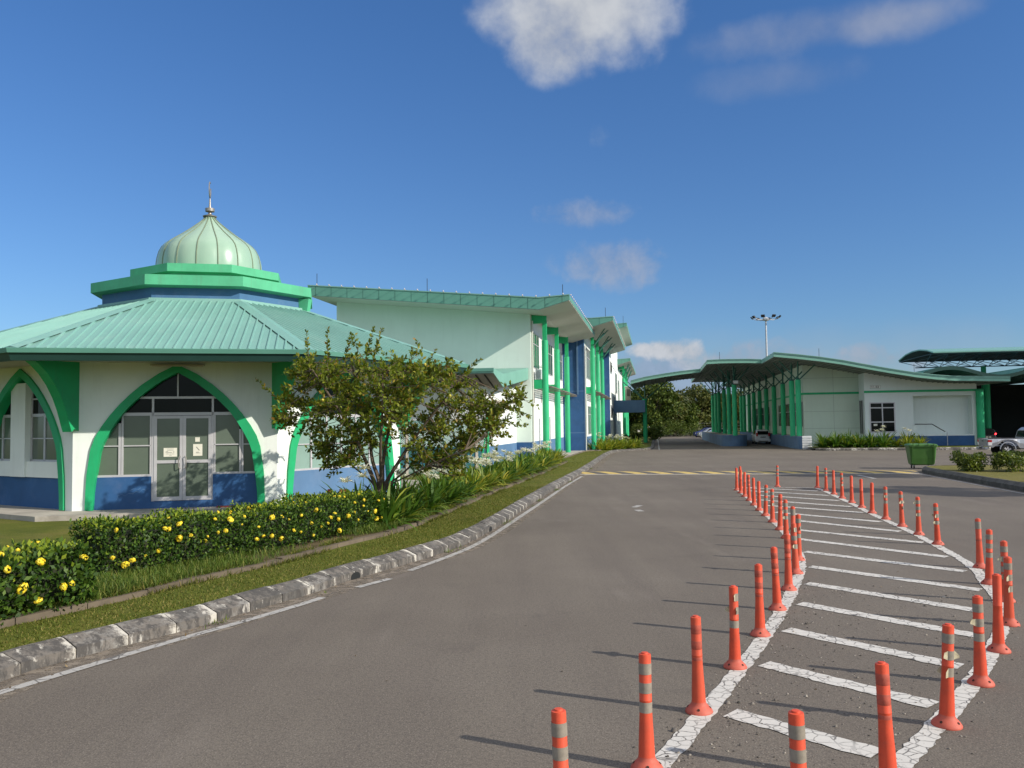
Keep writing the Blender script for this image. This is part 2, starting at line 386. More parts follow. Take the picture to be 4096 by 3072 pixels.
def ordn(i):
    w = ['first', 'second', 'third', 'fourth', 'fifth', 'sixth', 'seventh', 'eighth', 'ninth', 'tenth', 'eleventh', 'twelfth', 'thirteenth',
         'fourteenth', 'fifteenth', 'sixteenth', 'seventeenth', 'eighteenth', 'nineteenth', 'twentieth']
    if i < 20: return w[i]
    t = ['twenty', 'thirty', 'forty', 'fifty'][(i-19)//10 if (i+1) % 10 else (i+1)//10-2]
    k = (i+1) % 10
    return ['twentieth', 'thirtieth', 'fortieth', 'fiftieth'][(i+1)//10-2] if k == 0 else ['twenty', 'thirty', 'forty', 'fifty'][(i+1)//10-2]+'-'+w[k-1]

def np_mesh(name, Vn, quads, mats, parent=None, mi=None, smooth=False):
    me = bpy.data.meshes.new(name); n = len(Vn); k = len(quads)
    me.vertices.add(n); me.vertices.foreach_set('co', np.asarray(Vn, np.float32).ravel())
    me.loops.add(k*4); me.loops.foreach_set('vertex_index', np.asarray(quads, np.int32).ravel())
    me.polygons.add(k); me.polygons.foreach_set('loop_start', np.arange(0, k*4, 4, dtype=np.int32))
    for mt in (mats if isinstance(mats, (list, tuple)) else [mats]): me.materials.append(mt)
    if mi is not None: me.polygons.foreach_set('material_index', np.asarray(mi, np.int32))
    if smooth: me.polygons.foreach_set('use_smooth', np.ones(k, bool))
    me.update(calc_edges=True); me.validate()
    return link(name, me, parent)
def unit(a): return a/np.maximum(np.linalg.norm(a, axis=1, keepdims=True), 1e-9)
def leaf_arrays(P, D, L, W, fold=.25, nrm=None):
    n = len(P); D = unit(D)
    if nrm is None: nrm = rng.normal(size=(n, 3))+np.array([0, 0, .8])
    S = unit(np.cross(D, nrm)); N = unit(np.cross(S, D))
    L = L[:, None]; W = W[:, None]
    mid = P+D*L*.5-N*W*fold
    Vn = np.stack([P, P+D*L*.45+S*W*.5+N*W*fold*.6, P+D*L, P+D*L*.45-S*W*.5+N*W*fold*.6], 1).reshape(-1, 3)
    return Vn, np.arange(n*4).reshape(n, 4)
def blades(P, D, L, W, bend, segs=4):
    """strap leaves: base P, initial direction D, length, width, droop"""
    n = len(P); D = unit(D); side = unit(np.cross(D, np.array([0, 0, 1.])+rng.normal(size=(n, 3))*.15))
    rows = []; p = P.copy(); d = D.copy()
    for i in range(segs+1):
        w = W*(1-(i/segs)**2.2)*(.65+.35*min(1, i)) + .002
        rows.append((p-side*w[:, None]*.5, p+side*w[:, None]*.5))
        p = p+d*(L/segs)[:, None]; d = unit(d-np.array([0, 0, 1.])*bend[:, None]*(i+1)/segs)
    Vn = np.stack([x for a in rows for x in a], 1).reshape(-1, 3)
    k = (segs+1)*2; base = np.arange(n)[:, None]*k
    Q = np.concatenate([base+np.array([2*i, 2*i+1, 2*i+3, 2*i+2]) for i in range(segs)], 0)
    return Vn, Q
def merge(parts):
    Vs, Qs, ms, o = [], [], [], 0
    for Vn, Q, mi in parts: Vs.append(Vn); Qs.append(Q+o); ms.append(np.full(len(Q), mi)); o += len(Vn)
    return np.concatenate(Vs), np.concatenate(Qs), np.concatenate(ms)

# ------------------------------------------------------------------ ground, road, kerb
g = MB(); g.add([(-600, -300, -.03), (700, -300, -.03), (700, 1500, -.03), (-600, 1500, -.03)], [(0, 1, 2, 3)])
struct(g.build('ground', m_dry, norm=False))
g = MB(); g.add([(-9, -40, 0), (110, -40, 0), (140, 167, 0), (-9, 167, 0)], [(0, 1, 2, 3)])
struct(g.build('road', m_asph, norm=False))

def resample(pts, step):
    pts = [Vector(p) for p in pts]; out = [pts[0].copy()]; acc = 0
    for a, b in zip(pts, pts[1:]):
        L = (b-a).length; d = step-acc
        while d <= L: out.append(a+(b-a)*(d/L)); d += step
        acc = (acc+L) % step if L else acc
        acc = L-(d-step)
    out.append(pts[-1].copy()); return out
def smooth_path(pts, it=2):
    for _ in range(it):
        q = [pts[0]]
        for a, b in zip(pts, pts[1:]): q += [a*.75+b*.25, a*.25+b*.75]
        q.append(pts[-1]); pts = q
    return pts
def offset(pts, d):                            # positive: to the left of travel
    out = []
    for i, p in enumerate(pts):
        t = pts[min(i+1, len(pts)-1)]-pts[max(i-1, 0)]; t.z = 0; t.normalize()
        out.append(p+Vector((-t.y, t.x, 0))*d)
    return out
def ribbon(mb, a, b, mi=0, za=None, zb=None):
    n = len(a); vs = []
    for p, q in zip(a, b):
        p = p.copy(); q = q.copy()
        if za is not None: p.z = za
        if zb is not None: q.z = zb
        vs += [p, q]
    mb.add(vs, [(2*i, 2*i+1, 2*i+3, 2*i+2) for i in range(n-1)], mi); return mb

kp = [(32, 2707), (287, 2639), (505, 2582), (692, 2536), (857, 2492), (1014, 2441), (1142, 2406), (1258, 2373), (1378, 2329), (1473, 2301), (1556, 2278),
      (1714, 2231), (1847, 2187), (1951, 2133), (2037, 2079), (2113, 2025), (2214, 1962), (2290, 1918), (2359, 1877), (2427, 1823)]
KP = [U(*p) for p in kp]
KP = [Vector((-5.3, -20, 0)), Vector((-5.15, 0, 0)), Vector((-4.95, 5, 0))]+KP
KP += [Vector((8.35, 70.2, 0)), Vector((9.3, 71.6, 0)), Vector((11.4, 74.3, 0)), Vector((12.3, 76.2, 0))]+[ST(-.25, s) for s in (80, 90, 100, 115, 130, 150, 155)]
KP = resample(smooth_path(KP, 2), .2)
KH, KW = .19, .26
def kerb_mesh(mb, path, side, step=3, lo=0.0, h=KH, w=KW, alt=False):
    """blocks along the path; side=+1 puts the body to the left of travel"""
    inn = offset(path, side*w); ch = offset(path, side*(w-.06))
    i = 0; blk = 0; mb.kc = getattr(mb, 'kc', [])
    while i+step < len(path):
        j = i+step; sec = []
        for k in range(i, j+1):
            sh = 0
            if k == i: sh = .008
            if k == j: sh = -.008
            t = (path[min(k+1, len(path)-1)]-path[max(k-1, 0)]).normalized()*sh
            a, b, c = path[k]+t, ch[k]+t, inn[k]+t
            jit = 0
            sec.append([Vector((a.x, a.y, lo-.05)), Vector((a.x, a.y, lo+h*.58)), Vector((b.x, b.y, lo+h)), Vector((c.x, c.y, lo+h+.004)), Vector((c.x, c.y, lo-.05))])
        dz = random.uniform(-.006, .006); vs = [v+Vector((0, 0, dz)) for q in sec for v in q]
        n = len(sec); fs = [(5*a+b, 5*a+b+1, 5*a+b+6, 5*a+b+5) for a in range(n-1) for b in range(4)]
        fs += [(0, 1, 2, 3, 4), tuple(5*(n-1)+q for q in (4, 3, 2, 1, 0))]
        je, jb = random.choice((.95, .75, .5, .2, .6)), random.choice((.6, .25, 0., 0.)); pv = (blk % 2) if alt else random.choice((.05, .1, .18, .35))
        for q in range(len(sec)): mb.kc += [(je if q == len(sec)-1 else (jb if q == 0 else 0.), pv, 0, 1)]*5
        mb.add(vs, fs); blk += 1
        i = j
    return mb
kb = MB(); kerb_mesh(kb, KP, 1); struct(kerb_build(kb, 'kerb', m_kerb))
# mortar under the blocks
mo = MB(); ribbon(mo, offset(KP, .012), offset(KP, KW-.06), 0, KH*.58-.016, KH-.018); ribbon(mo, offset(KP, KW-.06), offset(KP, KW-.01), 0, KH-.018, KH-.016); ribbon(mo, offset(KP, .012), offset(KP, .0121), 0, -.02, KH*.58-.016)
struct(mo.build('kerb_mortar', M('mortar', (.36, .33, .28), .9, .2, 6, (.2, .17, .14), .5, kind='Position'), norm=False))
# drain holes through the kerb
for px, py in ((1425, 2316), (1955, 2125)):
    q = U(px, py); d_ = (KP[min(range(len(KP)), key=lambda i: (KP[i]-q).length)+1]-q)
    i = min(range(len(KP)), key=lambda i: (KP[i]-q).length); t = (KP[i+1]-KP[i-1]).normalized(); nn = Vector((-t.y, t.x, 0))
    hb = MB(); F = Fr(KP[i]-nn*.004, t, -nn)
    hb.fprism(F, [(-.12, .005), (.12, .005)]+[(.12*math.cos(a), .045+.06*math.sin(a)) for a in np.linspace(0, math.pi, 9)], -.06, .004)
    struct(hb.build('kerb_drain_hole', m_dark))
# verge / lawn
inn = offset(KP, KW-.01); left = [Vector((-90, p.y+ (p.x+90)*0, 0)) for p in inn]
mid = offset(KP, 6)
vg = MB(); ribbon(vg, inn, left, 0, .15, .15); struct(vg.build('lawn', m_lawn, norm=False))
# edging of the planting bed
ep = [(-260, 2580), (0, 2514), (271, 2454), (542, 2395), (814, 2324), (1200, 2240), (1353, 2187), (1644, 2123), (1923, 1997), (2049, 1946), (2176, 1896), (2271, 1848)]
EP = resample(smooth_path([U(a, b, .15) for a, b in ep], 2), .3)
eb = MB(); i0 = 0
EPi = offset(EP, .13)
for i in range(0, len(EP)-3, 3):
    dz = random.uniform(-.015, .012); pr_ = [EP[i], EP[min(i+3, len(EP)-1)], EPi[min(i+3, len(EP)-1)], EPi[i]]
    tt = (pr_[1]-pr_[0]).normalized()*.006
    q = [pr_[0]+tt, pr_[1]-tt, pr_[2]-tt, pr_[3]+tt]
    vs = [Vector((p.x, p.y, .10)) for p in q]+[Vector((p.x, p.y, .228+dz)) for p in q]
    eb.add(vs, [(0, 1, 5, 4), (1, 2, 6, 5), (2, 3, 7, 6), (3, 0, 4, 7), (4, 5, 6, 7)])
struct(eb.build('bed_edging', m_oldconc))
sb = MB(); ribbon(sb, offset(EP, .12), offset(EP, 1.5), 0, .215, .17); struct(sb.build('planting_bed', m_soil, norm=False))
# dusty strip and edge line
dp = [p for p in KP if -8 < p.y < 69]
db = MB(); ribbon(db, offset(dp, .02), offset(dp, -.42), 0, .004, .004); tag(db.build('roadside_dirt', m_dirt, norm=False), 'sandy dirt gathered along the foot of the kerb', 'dirt', kind='stuff')
lp = [(-200, 2830), (0, 2769), (325, 2671), (651, 2574), (977, 2484), (1200, 2419), (1290, 2389), (1330, 2377), (1430, 2349), (1560, 2314), (1605, 2297), (1638, 2282), (1765, 2237), (1891, 2187), (1986, 2130), (2081, 2066), (2176, 2003), (2258, 1946), (2328, 1905)]
LP = [U(a, b, .008) for a, b in lp]
lb = MB()
for a, b in ((0, 7), (8, 10), (11, 19)):
    q = resample(smooth_path(LP[a:b], 2), .3); ribbon(lb, offset(q, .06), offset(q, -.06), 0, .008, .008)
q = [ST(.25, s, .008) for s in np.linspace(77, 140, 12)]; ribbon(lb, offset(q, .06), offset(q, -.06), 0, .008, .008)
struct(lb.build('edge_line', m_edge, norm=False))

# grass blades on the verge near the camera
def scatter_strip(path, d0, d1, n, z):
    idx = rng.integers(0, len(path)-1, n); f = rng.random(n); o0 = offset(path, d0); o1 = offset(path, d1)
    A = np.array([tuple(p) for p in o0]); B = np.array([tuple(p) for p in o1]); h = rng.random(n)[:, None]
    a = A[idx]*(1-f)[:, None]+A[idx+1]*f[:, None]; b = B[idx]*(1-f)[:, None]+B[idx+1]*f[:, None]
    P = a*(1-h)+b*h; P[:, 2] = z; return P
near = [p for p in KP if 4 < p.y < 30]
def grass(name, P, L0, L1, W, mat, label, tilt=.5):
    n = len(P); D = np.column_stack([rng.normal(size=n)*tilt, rng.normal(size=n)*tilt, np.ones(n)])
    Vn, Q = blades(P, D, rng.uniform(L0, L1, n), np.full(n, W), rng.uniform(.1, .6, n), 2)
    return tag(np_mesh(name, Vn, Q, mat), label, 'grass', kind='stuff')
grass('verge_grass', np.concatenate([scatter_strip(near, KW+.0, 1.5, 42000, .148), scatter_strip([p for p in KP if 30 < p.y < 68], KW, 2.2, 16000, .148)]), .018, .045, .008, m_grassb, 'short grass on the narrow verge behind the kerb', .8)
wp = [p for p in EP if 8 < p.y < 24]
pw = scatter_strip(wp, .12, .95, 26000, .23); msk = np.array([math.sin(p[1]*1.9)+math.sin(p[1]*.7+1) for p in pw]) + rng.normal(size=len(pw))*.5
pw2 = scatter_strip([p for p in EP if 9.6 < p.y < 13.5], .05, 1.2, 9000, .22)
grass('bed_weeds', np.concatenate([pw[msk > .3], pw2]), .06, .17, .009, m_weed, 'low weeds growing between the flowering hedge and the concrete edging', .7)
ed_ = scatter_strip([p for p in EP if 7 < p.y < 46], -.05, .02, 9000, .15); ed_ = ed_[(np.sin(ed_[:, 1]*2.3)+np.sin(ed_[:, 1]*.9+2)+rng.normal(size=len(ed_))*.4) > .2]
eb_ = scatter_strip([p for p in EP if 7 < p.y < 30], .06, .2, 9000, .215); eb_ = eb_[(np.sin(eb_[:, 1]*1.7+1)+np.sin(eb_[:, 1]*4.1)+rng.normal(size=len(eb_))*.4) > .5]
grass('edging_grass', np.concatenate([ed_, eb_]), .05, .13, .010, m_grassb, 'grass tufts leaning over the concrete edging of the bed', 1.0)
kw = scatter_strip([p for p in KP if 5 < p.y < 45], .0, -.16, 900, .0); kw = kw[(np.sin(kw[:, 1]*1.3)+np.sin(kw[:, 1]*3.1+2)) > 1.1]
grass('kerb_weeds', np.repeat(kw, 4, 0)+rng.normal(size=(len(kw)*4, 3))*[.04, .04, 0], .03, .09, .009, m_weed, 'small weeds sprouting at the foot of the kerb', 1.2)

# ------------------------------------------------------------------ hatched area
def z3(x, y): return (2100+x/1.8433, 2200+y/1.8433)
def z4(x, y): return (3000+x/1.9024, 2200+y/1.9024)
def z5(x, y): return (2800+x/3.0157, 1800+y/3.0157)
def z6(x, y): return (3400+x/2.764, 1800+y/2.764)
rows = {'left': [((2258, 3411), '3'), ((2588, 3078), '3'), (z3(1284, 1195), '0r'), (z3(1550, 868), '1t'), (z3(1735, 630), '0r'), (z3(1862, 440), '0r'), (z3(1945, 295), '0r'),
                 (z5(1158, 1490), '2t'), (z5(1188, 1330), '3t'), (z5(1125, 1190), '1w'), (z5(1040, 1065), '3t'), (z5(965, 965), '0r'), (z5(875, 872), '3t'), (z5(790, 795), '3'),
                 (z5(714, 730), '0'), (z5(652, 667), '0'), (z5(595, 612), '0r'), (z5(540, 563), '0'), (z5(492, 520), '0'), (z5(445, 486), '0')],
        'far': [(z5(488, 458), '0'), (z5(935, 446), '3')],
        'right': [(z5(1417, 458), '0'), (z5(1522, 494), '2'), (z5(1615, 537), '0'), (z5(1715, 585), '3t'), (z5(1832, 638), '0'), (z5(1952, 697), '0'), (z6(245, 700), '0'), (z6(397, 768), '3t'),
                  (z6(577, 848), '3t'), (z6(762, 938), '2t'), (z6(972, 1046), '3t'), (z6(1440, 1305), '1w'), (z6(1540, 1485), '3'), (z4(1948, 392), '3t'), (z4(1972, 570), '3t'), (z4(1893, 772), '0'),
                  (z4(1757, 1022), '3t'), (z4(1497, 1337), '3t'), (z4(1058, 1795), '0r'), (z4(400, 2330), '3')]}
hm = MB(); ZM = .006
lc = [U(*p) for p, _ in rows['left']]; rc = [U(*p) for p, _ in rows['right']]
L2 = resample(smooth_path([lc[0]+Vector((-.5, -1.2, 0))]+lc, 2), .2); R2 = resample(smooth_path(rc+[rc[-1]+Vector((-.8, -1.3, 0))], 2), .2)
L2 = resample(offset(L2, -.055), .07); R2 = resample(offset(R2, -.05), .07)
def rag(pts, d, a=.008): return [p+Vector((random.gauss(0, a), random.gauss(0, a), 0)) for p in offset(pts, d)]
ribbon(hm, rag(L2, .078), rag(L2, -.078), 0, ZM, ZM); ribbon(hm, rag(R2, .078), rag(R2, -.078), 0, ZM, ZM)
fe = resample([U(*z5(410, 470)), U(*z5(700, 447)), U(*z5(1405, 460))], .3); ribbon(hm, offset(fe, .07), offset(fe, -.07), 0, ZM+.001, ZM+.001)
stripes = [((2916, 2851), (3510, 3018)), ((3047, 2655), (3733, 2823)), ((3137, 2518), (3851, 2670)), ((3194, 2414), (3909, 2544)), ((3226, 2334), (3912, 2444)), ((3234, 2266), (3928, 2362)),
           ((3217, 2207), (3865, 2287)), ((3188, 2156), (3792, 2229)), ((3188, 2120), (3695, 2171)), ((3188, 2083), (3606, 2127)), (z5(900, 752), (3525, 2088)), (z5(800, 670), (3452, 2051)),
           (z5(670, 600), z5(1820, 685)), (z5(680, 545), z5(1675, 612)), (z5(565, 492), z5(1555, 550)), (z5(560, 458), z5(1425, 496)), ((2640, 3095), (3330, 3290))]
for a, b in stripes:
    a, b = U(*a), U(*b); q = resample([a, b], .07); w = .112
    oa = rag(q, w); ob = rag(q, -w)
    oa[-1] -= (q[-1]-q[-2])*random.uniform(.2, .9); ob[0] += (q[1]-q[0])*random.uniform(.2, .9)
    ribbon(hm, oa, ob, 0, ZM, ZM)
struct(hm.build('hatched_marking', m_line, norm=False))
# loose stones inside the hatched area
n = 3600; f = rng.random(n); li = rng.integers(0, len(lc)-8, n)
Pl = np.array([tuple(p) for p in lc]); Pr = np.array([tuple(p) for p in rc])[::-1]
lf = rng.random(n)*6.5; A = Pl[lf.astype(int)]*(1-lf % 1)[:, None]+Pl[lf.astype(int)+1]*(lf % 1)[:, None]
B_ = Pr[lf.astype(int)]*(1-lf % 1)[:, None]+Pr[lf.astype(int)+1]*(lf % 1)[:, None]
h = np.where(rng.random(n) < .4, rng.beta(.5, 6, n), rng.random(n)*1.05)[:, None]; P = A*(1-h)+B_*h+rng.normal(size=(n, 3))*[.12, .12, 0]
sz = rng.gamma(1.6, .0016, n)+.0018
cube = np.array([[-1, -1, 0], [1, -1, 0], [1, 1, 0], [-1, 1, 0], [-.7, -.7, 1], [.7, -.6, 1.2], [.6, .7, 1], [-.7, .6, .9]])
Vn = (P[:, None, :]+(cube[None]*rng.uniform(.6, 1.3, (n, 8, 3)))*sz[:, None, None]); Vn[:, :, 2] = np.maximum(Vn[:, :, 2], .002)
qf = np.array([[0, 1, 5, 4], [1, 2, 6, 5], [2, 3, 7, 6], [3, 0, 4, 7], [4, 5, 6, 7]])
tag(np_mesh('loose_gravel', Vn.reshape(-1, 3), (np.arange(n)[:, None, None]*8+qf[None]).reshape(-1, 4), m_gravel), 'loose gravel and grit scattered over the hatched road marking', 'gravel', kind='stuff')

# ------------------------------------------------------------------ orange delineator posts
BH = .765
def post_mesh():
    m_ = MB(); m_.lathe((0, 0, 0), [(.056, .085), (.054, .11), (.051, .2), (.046, .30), (.0425, .38), (.0415, .45), (.0425, .452), (.0425, .458), (.0415, .46), (.0410, .745), (.0395, .755), (.024, .757), (.022, .766), (.0, .768)], 20)
    return m_
def base_mesh():
    m_ = MB(); m_.lathe((0, 0, 0), [(0, .001), (.108, .001), (.110, .008), (.107, .018), (.095, .036), (.072, .058), (.060, .072), (.0565, .086), (.0555, .09)], 24)
    return m_
def hole_mesh():
    m_ = MB()
    for k in range(1):
        a = -math.pi/2+.25; c = Vector((.088*math.cos(a), .088*math.sin(a), .0445)); nrm = Vector((math.cos(a)*.7, math.sin(a)*.7, .72)).normalized()
        s_ = Vector((-math.sin(a), math.cos(a), 0)); t_ = nrm.cross(s_)
        m_.add([c+nrm*.0015]+[c+nrm*.0015+(s_*math.cos(b)+t_*math.sin(b))*.011 for b in np.linspace(0, 2*math.pi, 9)[:-1]], [(0, i+1, (i+1) % 8+1) for i in range(8)])
    return m_
ZB = [(.625, .697), (.502, .570), (.375, .443)]
def band_mesh(z0, z1, kind):
    m_ = MB()
    r_ = .0432
    if kind == 'w': m_.lathe((0, 0, 0), [(r_-.001, z0-.02), (r_, z0-.02), (r_, z1+.02), (r_-.001, z1+.02)], 20)
    elif kind == 'f': m_.lathe((0, 0, 0), [(r_-.001, z0), (r_, z0), (r_, z1), (r_-.001, z1)], 28)
    elif kind == 'r': m_.lathe((0, 0, 0), [(r_-.0022, z0), (r_-.0012, z0+.002), (r_-.0012, z1-.002), (r_-.0022, z1)], 20)
    else:
        a0 = random.uniform(-2.6, -1.5); a1 = a0+random.uniform(1.6, 4.2)
        m_.lathe((0, 0, 0), [(r_, z0), (r_, z1)], 12, a0=a0, a1=a1)
        for k in range(2):                      # a curled loose end
            a = (a0, a1)[k]; s_ = (-1, 1)[k]; c = Vector((r_*math.cos(a), r_*math.sin(a), 0)); o_ = Vector((math.cos(a), math.sin(a), 0)); t_ = Vector((-math.sin(a), math.cos(a), 0))*s_
            w = random.uniform(.02, .05); zz = random.uniform(-.02, .01)
            m_.add([c+ZV*z0, c+ZV*z1, c+t_*w*.5+o_*w*.5+ZV*(z1-.01+zz), c+t_*w*.5+o_*w*.5+ZV*(z0+.015+zz), c+t_*w*.6+o_*w+ZV*(z1-.03+zz), c+t_*w*.6+o_*w+ZV*(z0+.02+zz)], [(0, 1, 2, 3), (3, 2, 4, 5)], 1)
    return m_
me_post, me_base, me_hole = None, None, None
allp = []
for rn in ('left', 'far', 'right'):
    for i, (p, k) in enumerate(rows[rn]): allp.append((rn, i, U(*p), k))
desc = {'0': 'plain orange post', '0r': 'orange post with faded band marks', '1t': 'orange post with scraps and one band', '1w': 'orange post with one wide grey band',
        '2': 'orange post with two grey bands', '2t': 'orange post with two peeling grey bands', '3': 'orange post with three neat grey bands', '3t': 'orange post with three torn grey bands'}
for rn, i, P, k in allp:
    if rn == 'far': lab = desc[k]+(', at the far left corner of the hatched area' if i == 0 else ', alone in the middle of the far end')
    elif rn == 'left': lab = desc[k]+', '+ordn(i)+' from the near end of the left row'
    else: lab = desc[k]+', '+ordn(len(rows['right'])-1-i)+' from the near end of the right row'
    o = thing('delineator_post', lab, 'traffic post', P, 0, 'orange delineator posts around the hatched area')
    if me_post is None:
        a = post_mesh().build('post', m_orange, None); b = base_mesh().build('base', m_orange2, None); c = hole_mesh().build('bolt_hole', m_hole, None)
        me_post, me_base, me_hole = a.data, b.data, c.data
        for x in (a, b, c): x.parent = o
    else:
        for nm, me in (('post', me_post), ('base', me_base), ('bolt_hole', me_hole)):
            x = bpy.data.objects.new(nm, me); col.objects.link(x); x.parent = o
    if P.y < 16:
        for q_ in (1, 2, 3):
            x = bpy.data.objects.new('bolt_hole', me_hole); col.objects.link(x); x.parent = o; x.rotation_euler = (0, 0, q_*math.pi/2)
    nb = {'0': [], '0r': [(0, 'r'), (1, 'r'), (2, 'r')], '1t': [(0, 't'), (1, 't'), (2, 'f')], '1w': [(0, 'w'), (2, 'r')], '2': [(0, 'f'), (1, 'f')], '2t': [(1, 'f'), (2, 't'), (0, 't')], '3': [(0, 'f'), (1, 'f'), (2, 'f')], '3t': [(0, 'f'), (1, 't'), (2, random.choice('ft'))]}[k]
    for z_, kk in nb:
        m_ = band_mesh(*ZB[z_], kk)
        x = m_.build('band_residue' if kk == 'r' else 'reflective_band', [m_resid if kk == 'r' else m_band, m_flap], None, norm=False); x.parent = o
    o.rotation_euler = (R(random.gauss(0, 1.0)), R(random.gauss(0, 1.0)), random.uniform(-.5, .5))

n = 260; P = np.column_stack([rng.uniform(-3, 12, n), rng.uniform(6, 38, n), np.full(n, .006)]); kx = np.interp(P[:, 1], [7.8, 11.5, 13.9, 21, 29, 40], [-4.4, -2.9, -2.2, -.9, .4, 2.4]); P = P[P[:, 0] > kx+.1]; n = len(P)
P2 = scatter_strip([p for p in KP if 5 < p.y < 40], -.02, -.35, 500, .008); P = np.concatenate([P, P2]); n = len(P)
D = rng.normal(size=(n, 3))*[1, 1, .12]; L = rng.uniform(.015, .05, n); Va, Qa = leaf_arrays(P, D, L, L*.5, .1, nrm=rng.normal(size=(n, 3))*.15+[0, 0, 1])
tag(np_mesh('leaf_litter', Va, Qa, leafmat('dry_litter', [(0, (.03, .022, .014)), (.6, (.10, .065, .03)), (1, (.28, .21, .11))], 0., .9, .2)), 'dry leaf litter lying on the asphalt and along the kerb foot', 'leaf litter', kind='stuff')
# ------------------------------------------------------------------ speed hump
hs = thing('speed_hump', 'low speed hump with worn yellow and black stripes across the road', 'speed hump', ST(7.5, 40.4), -AN)
hb = MB(); T0, T1 = -3.9, 11.3; xs = np.linspace(T0, T1, 60); ys = np.linspace(-1.25, 1.25, 13); vs = []
for x in xs:
    for y in ys: vs.append(ST(x, 40.4+y, .006+.07*max(0, math.cos(y/1.25*math.pi/2))**1.2))
hb.add(vs, [(i*13+j, i*13+j+1, i*13+j+14, i*13+j+13) for i in range(59) for j in range(12)], 0, True); hb.build('hump', m_hump, hs, norm=False)
# arrow scrap on the asphalt
sm = MB()
for a, b in (((2535, 2030), (2560, 2022)), ((2548, 2040), (2566, 2046)), ((3430, 1900), (3500, 1915))):
    a, b = U(*a), U(*b); q = resample([a, b], .2); ribbon(sm, offset(q, .09), offset(q, -.09), 0, .006, .006)
struct(sm.build('worn_arrow', m_edge, norm=False))

# ------------------------------------------------------------------ mosque
CX, CY, ROT, RW = -10.05, 28.16, .2155, 6.57
C0 = Vector((CX, CY, 0)); O8 = math.cos(math.pi/8); T8 = math.tan(math.pi/8); AP = RW*O8; HS = RW*math.sin(math.pi/8)
PZ = .27
def FK(k, ap=AP):
    th = ROT+k*math.pi/4; N = Vector((math.sin(th), -math.cos(th), 0))
    return Fr(C0+N*ap, (math.cos(th), math.sin(th), 0), N)
def rad(k): a = ROT-math.pi/2-math.pi/8+k*math.pi/4; return Vector((math.cos(a), math.sin(a), 0))
def oct_ring(mb, levels, mi=0, cap=(True, True)):
    vs = [C0+rad(k)*r_+ZV*z for r_, z in levels for k in range(8)]
    fs = [(i*8+k, i*8+(k+1) % 8, (i+1)*8+(k+1) % 8, (i+1)*8+k) for i in range(len(levels)-1) for k in range(8)]
    if cap[0]: fs.append(tuple(range(7, -1, -1)))
    if cap[1]: fs.append(tuple((len(levels)-1)*8+k for k in range(8)))
    return mb.add(vs, fs, mi)
mq = thing('prayer_hall', 'octagonal white prayer hall with pointed green arches and a ribbed onion dome', 'prayer hall', (CX, CY, .15), ROT)
p_ = MB(); oct_ring(p_, [(8.18, .05), (8.18, .135)]); oct_ring(p_, [(7.86, .135), (7.86, PZ)]); p_.build('platform', m_conc, mq)
ARO = [(2.19, PZ), (2.18, .7), (2.16, 1.15), (2.07, 1.82), (1.97, 2.12), (1.82, 2.39), (1.62, 2.68), (1.39, 2.96), (1.14, 3.22), (.87, 3.46), (.45, 3.76), (0, 4.0)]
ARI = [(2.02, PZ), (2.0, .7), (1.95, 1.14), (1.86, 1.75), (1.78, 1.98), (1.64, 2.25), (1.48, 2.52), (1.27, 2.81), (1.04, 3.05), (.8, 3.27), (.42, 3.56), (0, 3.80)]
def sym(a): return [(-x, z) for x, z in a]+[(x, z) for x, z in reversed(a[:-1])]
WT = 4.07
w = MB()
for k in range(8):
    F = FK(k); hw = HS
    # plate with the arch cut out, .30 thick, mitred at the corners by stopping short
    arch = sym(ARO)
    poly = [(-hw+.001, PZ-.1)]+[(-hw+.001, WT), (hw-.001, WT), (hw-.001, PZ-.1)]+[(2.19, PZ-.1)]+list(reversed(arch))+[(-2.19, PZ-.1)]
    if k in (7, 0, 1, 2): w.fprism(F, poly, -.12 if k else -.12, 0)
    else: w.fbox(F, -hw+.001, hw-.001, PZ-.1, WT, -.25, 0)
w.build('wall', m_white, mq)
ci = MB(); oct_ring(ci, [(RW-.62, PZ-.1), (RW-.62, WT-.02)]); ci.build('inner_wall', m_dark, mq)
for k in (7, 0, 1, 2):
    F = FK(k)
    a = MB(); ao, ai = sym([(x+.015, z+.012) for x, z in ARO]), sym(ARI)
    for i in range(len(ao)-1):
        vs = [F.p(*ao[i], .0), F.p(*ao[i+1], .0), F.p(*ai[i+1], .0), F.p(*ai[i], .0)]
        fr = [v+F.N*.055 for v in vs]; bk = [v-F.N*.28 for v in vs]
        a.add(fr+bk, [(0, 1, 2, 3), (0, 4, 5, 1), (3, 2, 6, 7), (4, 7, 6, 5)])
    a.build('arch_frame', m_green, mq)
def clip_u(z):                                  # half width of the arch opening at height z
    for (x0, z0), (x1, z1) in zip(ARI, ARI[1:]):
        if z0 <= z <= z1: return x0+(x1-x0)*(z-z0)/(z1-z0)
    return 0 if z > 3.8 else 2.02
def arch_panel(mb, F, u0, u1, z0, z1, n0, n1, mi=0):
    """panel clipped to the arch opening"""
    zs = np.linspace(z0, z1, 9); Lp, Rp = [], []
    for z in zs:
        c = clip_u(z)+.02; a, b = max(u0, -c), min(u1, c)
        if a < b: Lp.append((a, z)); Rp.append((b, z))
    if len(Lp) < 2: return
    mb.fprism(F, Lp+list(reversed(Rp)), n0, n1, mi)
def bars(mb, F, lst, n0=-.20, n1=-.13):
    for u0, u1, z0, z1 in lst: arch_panel(mb, F, u0, u1, z0, z1, n0, n1)
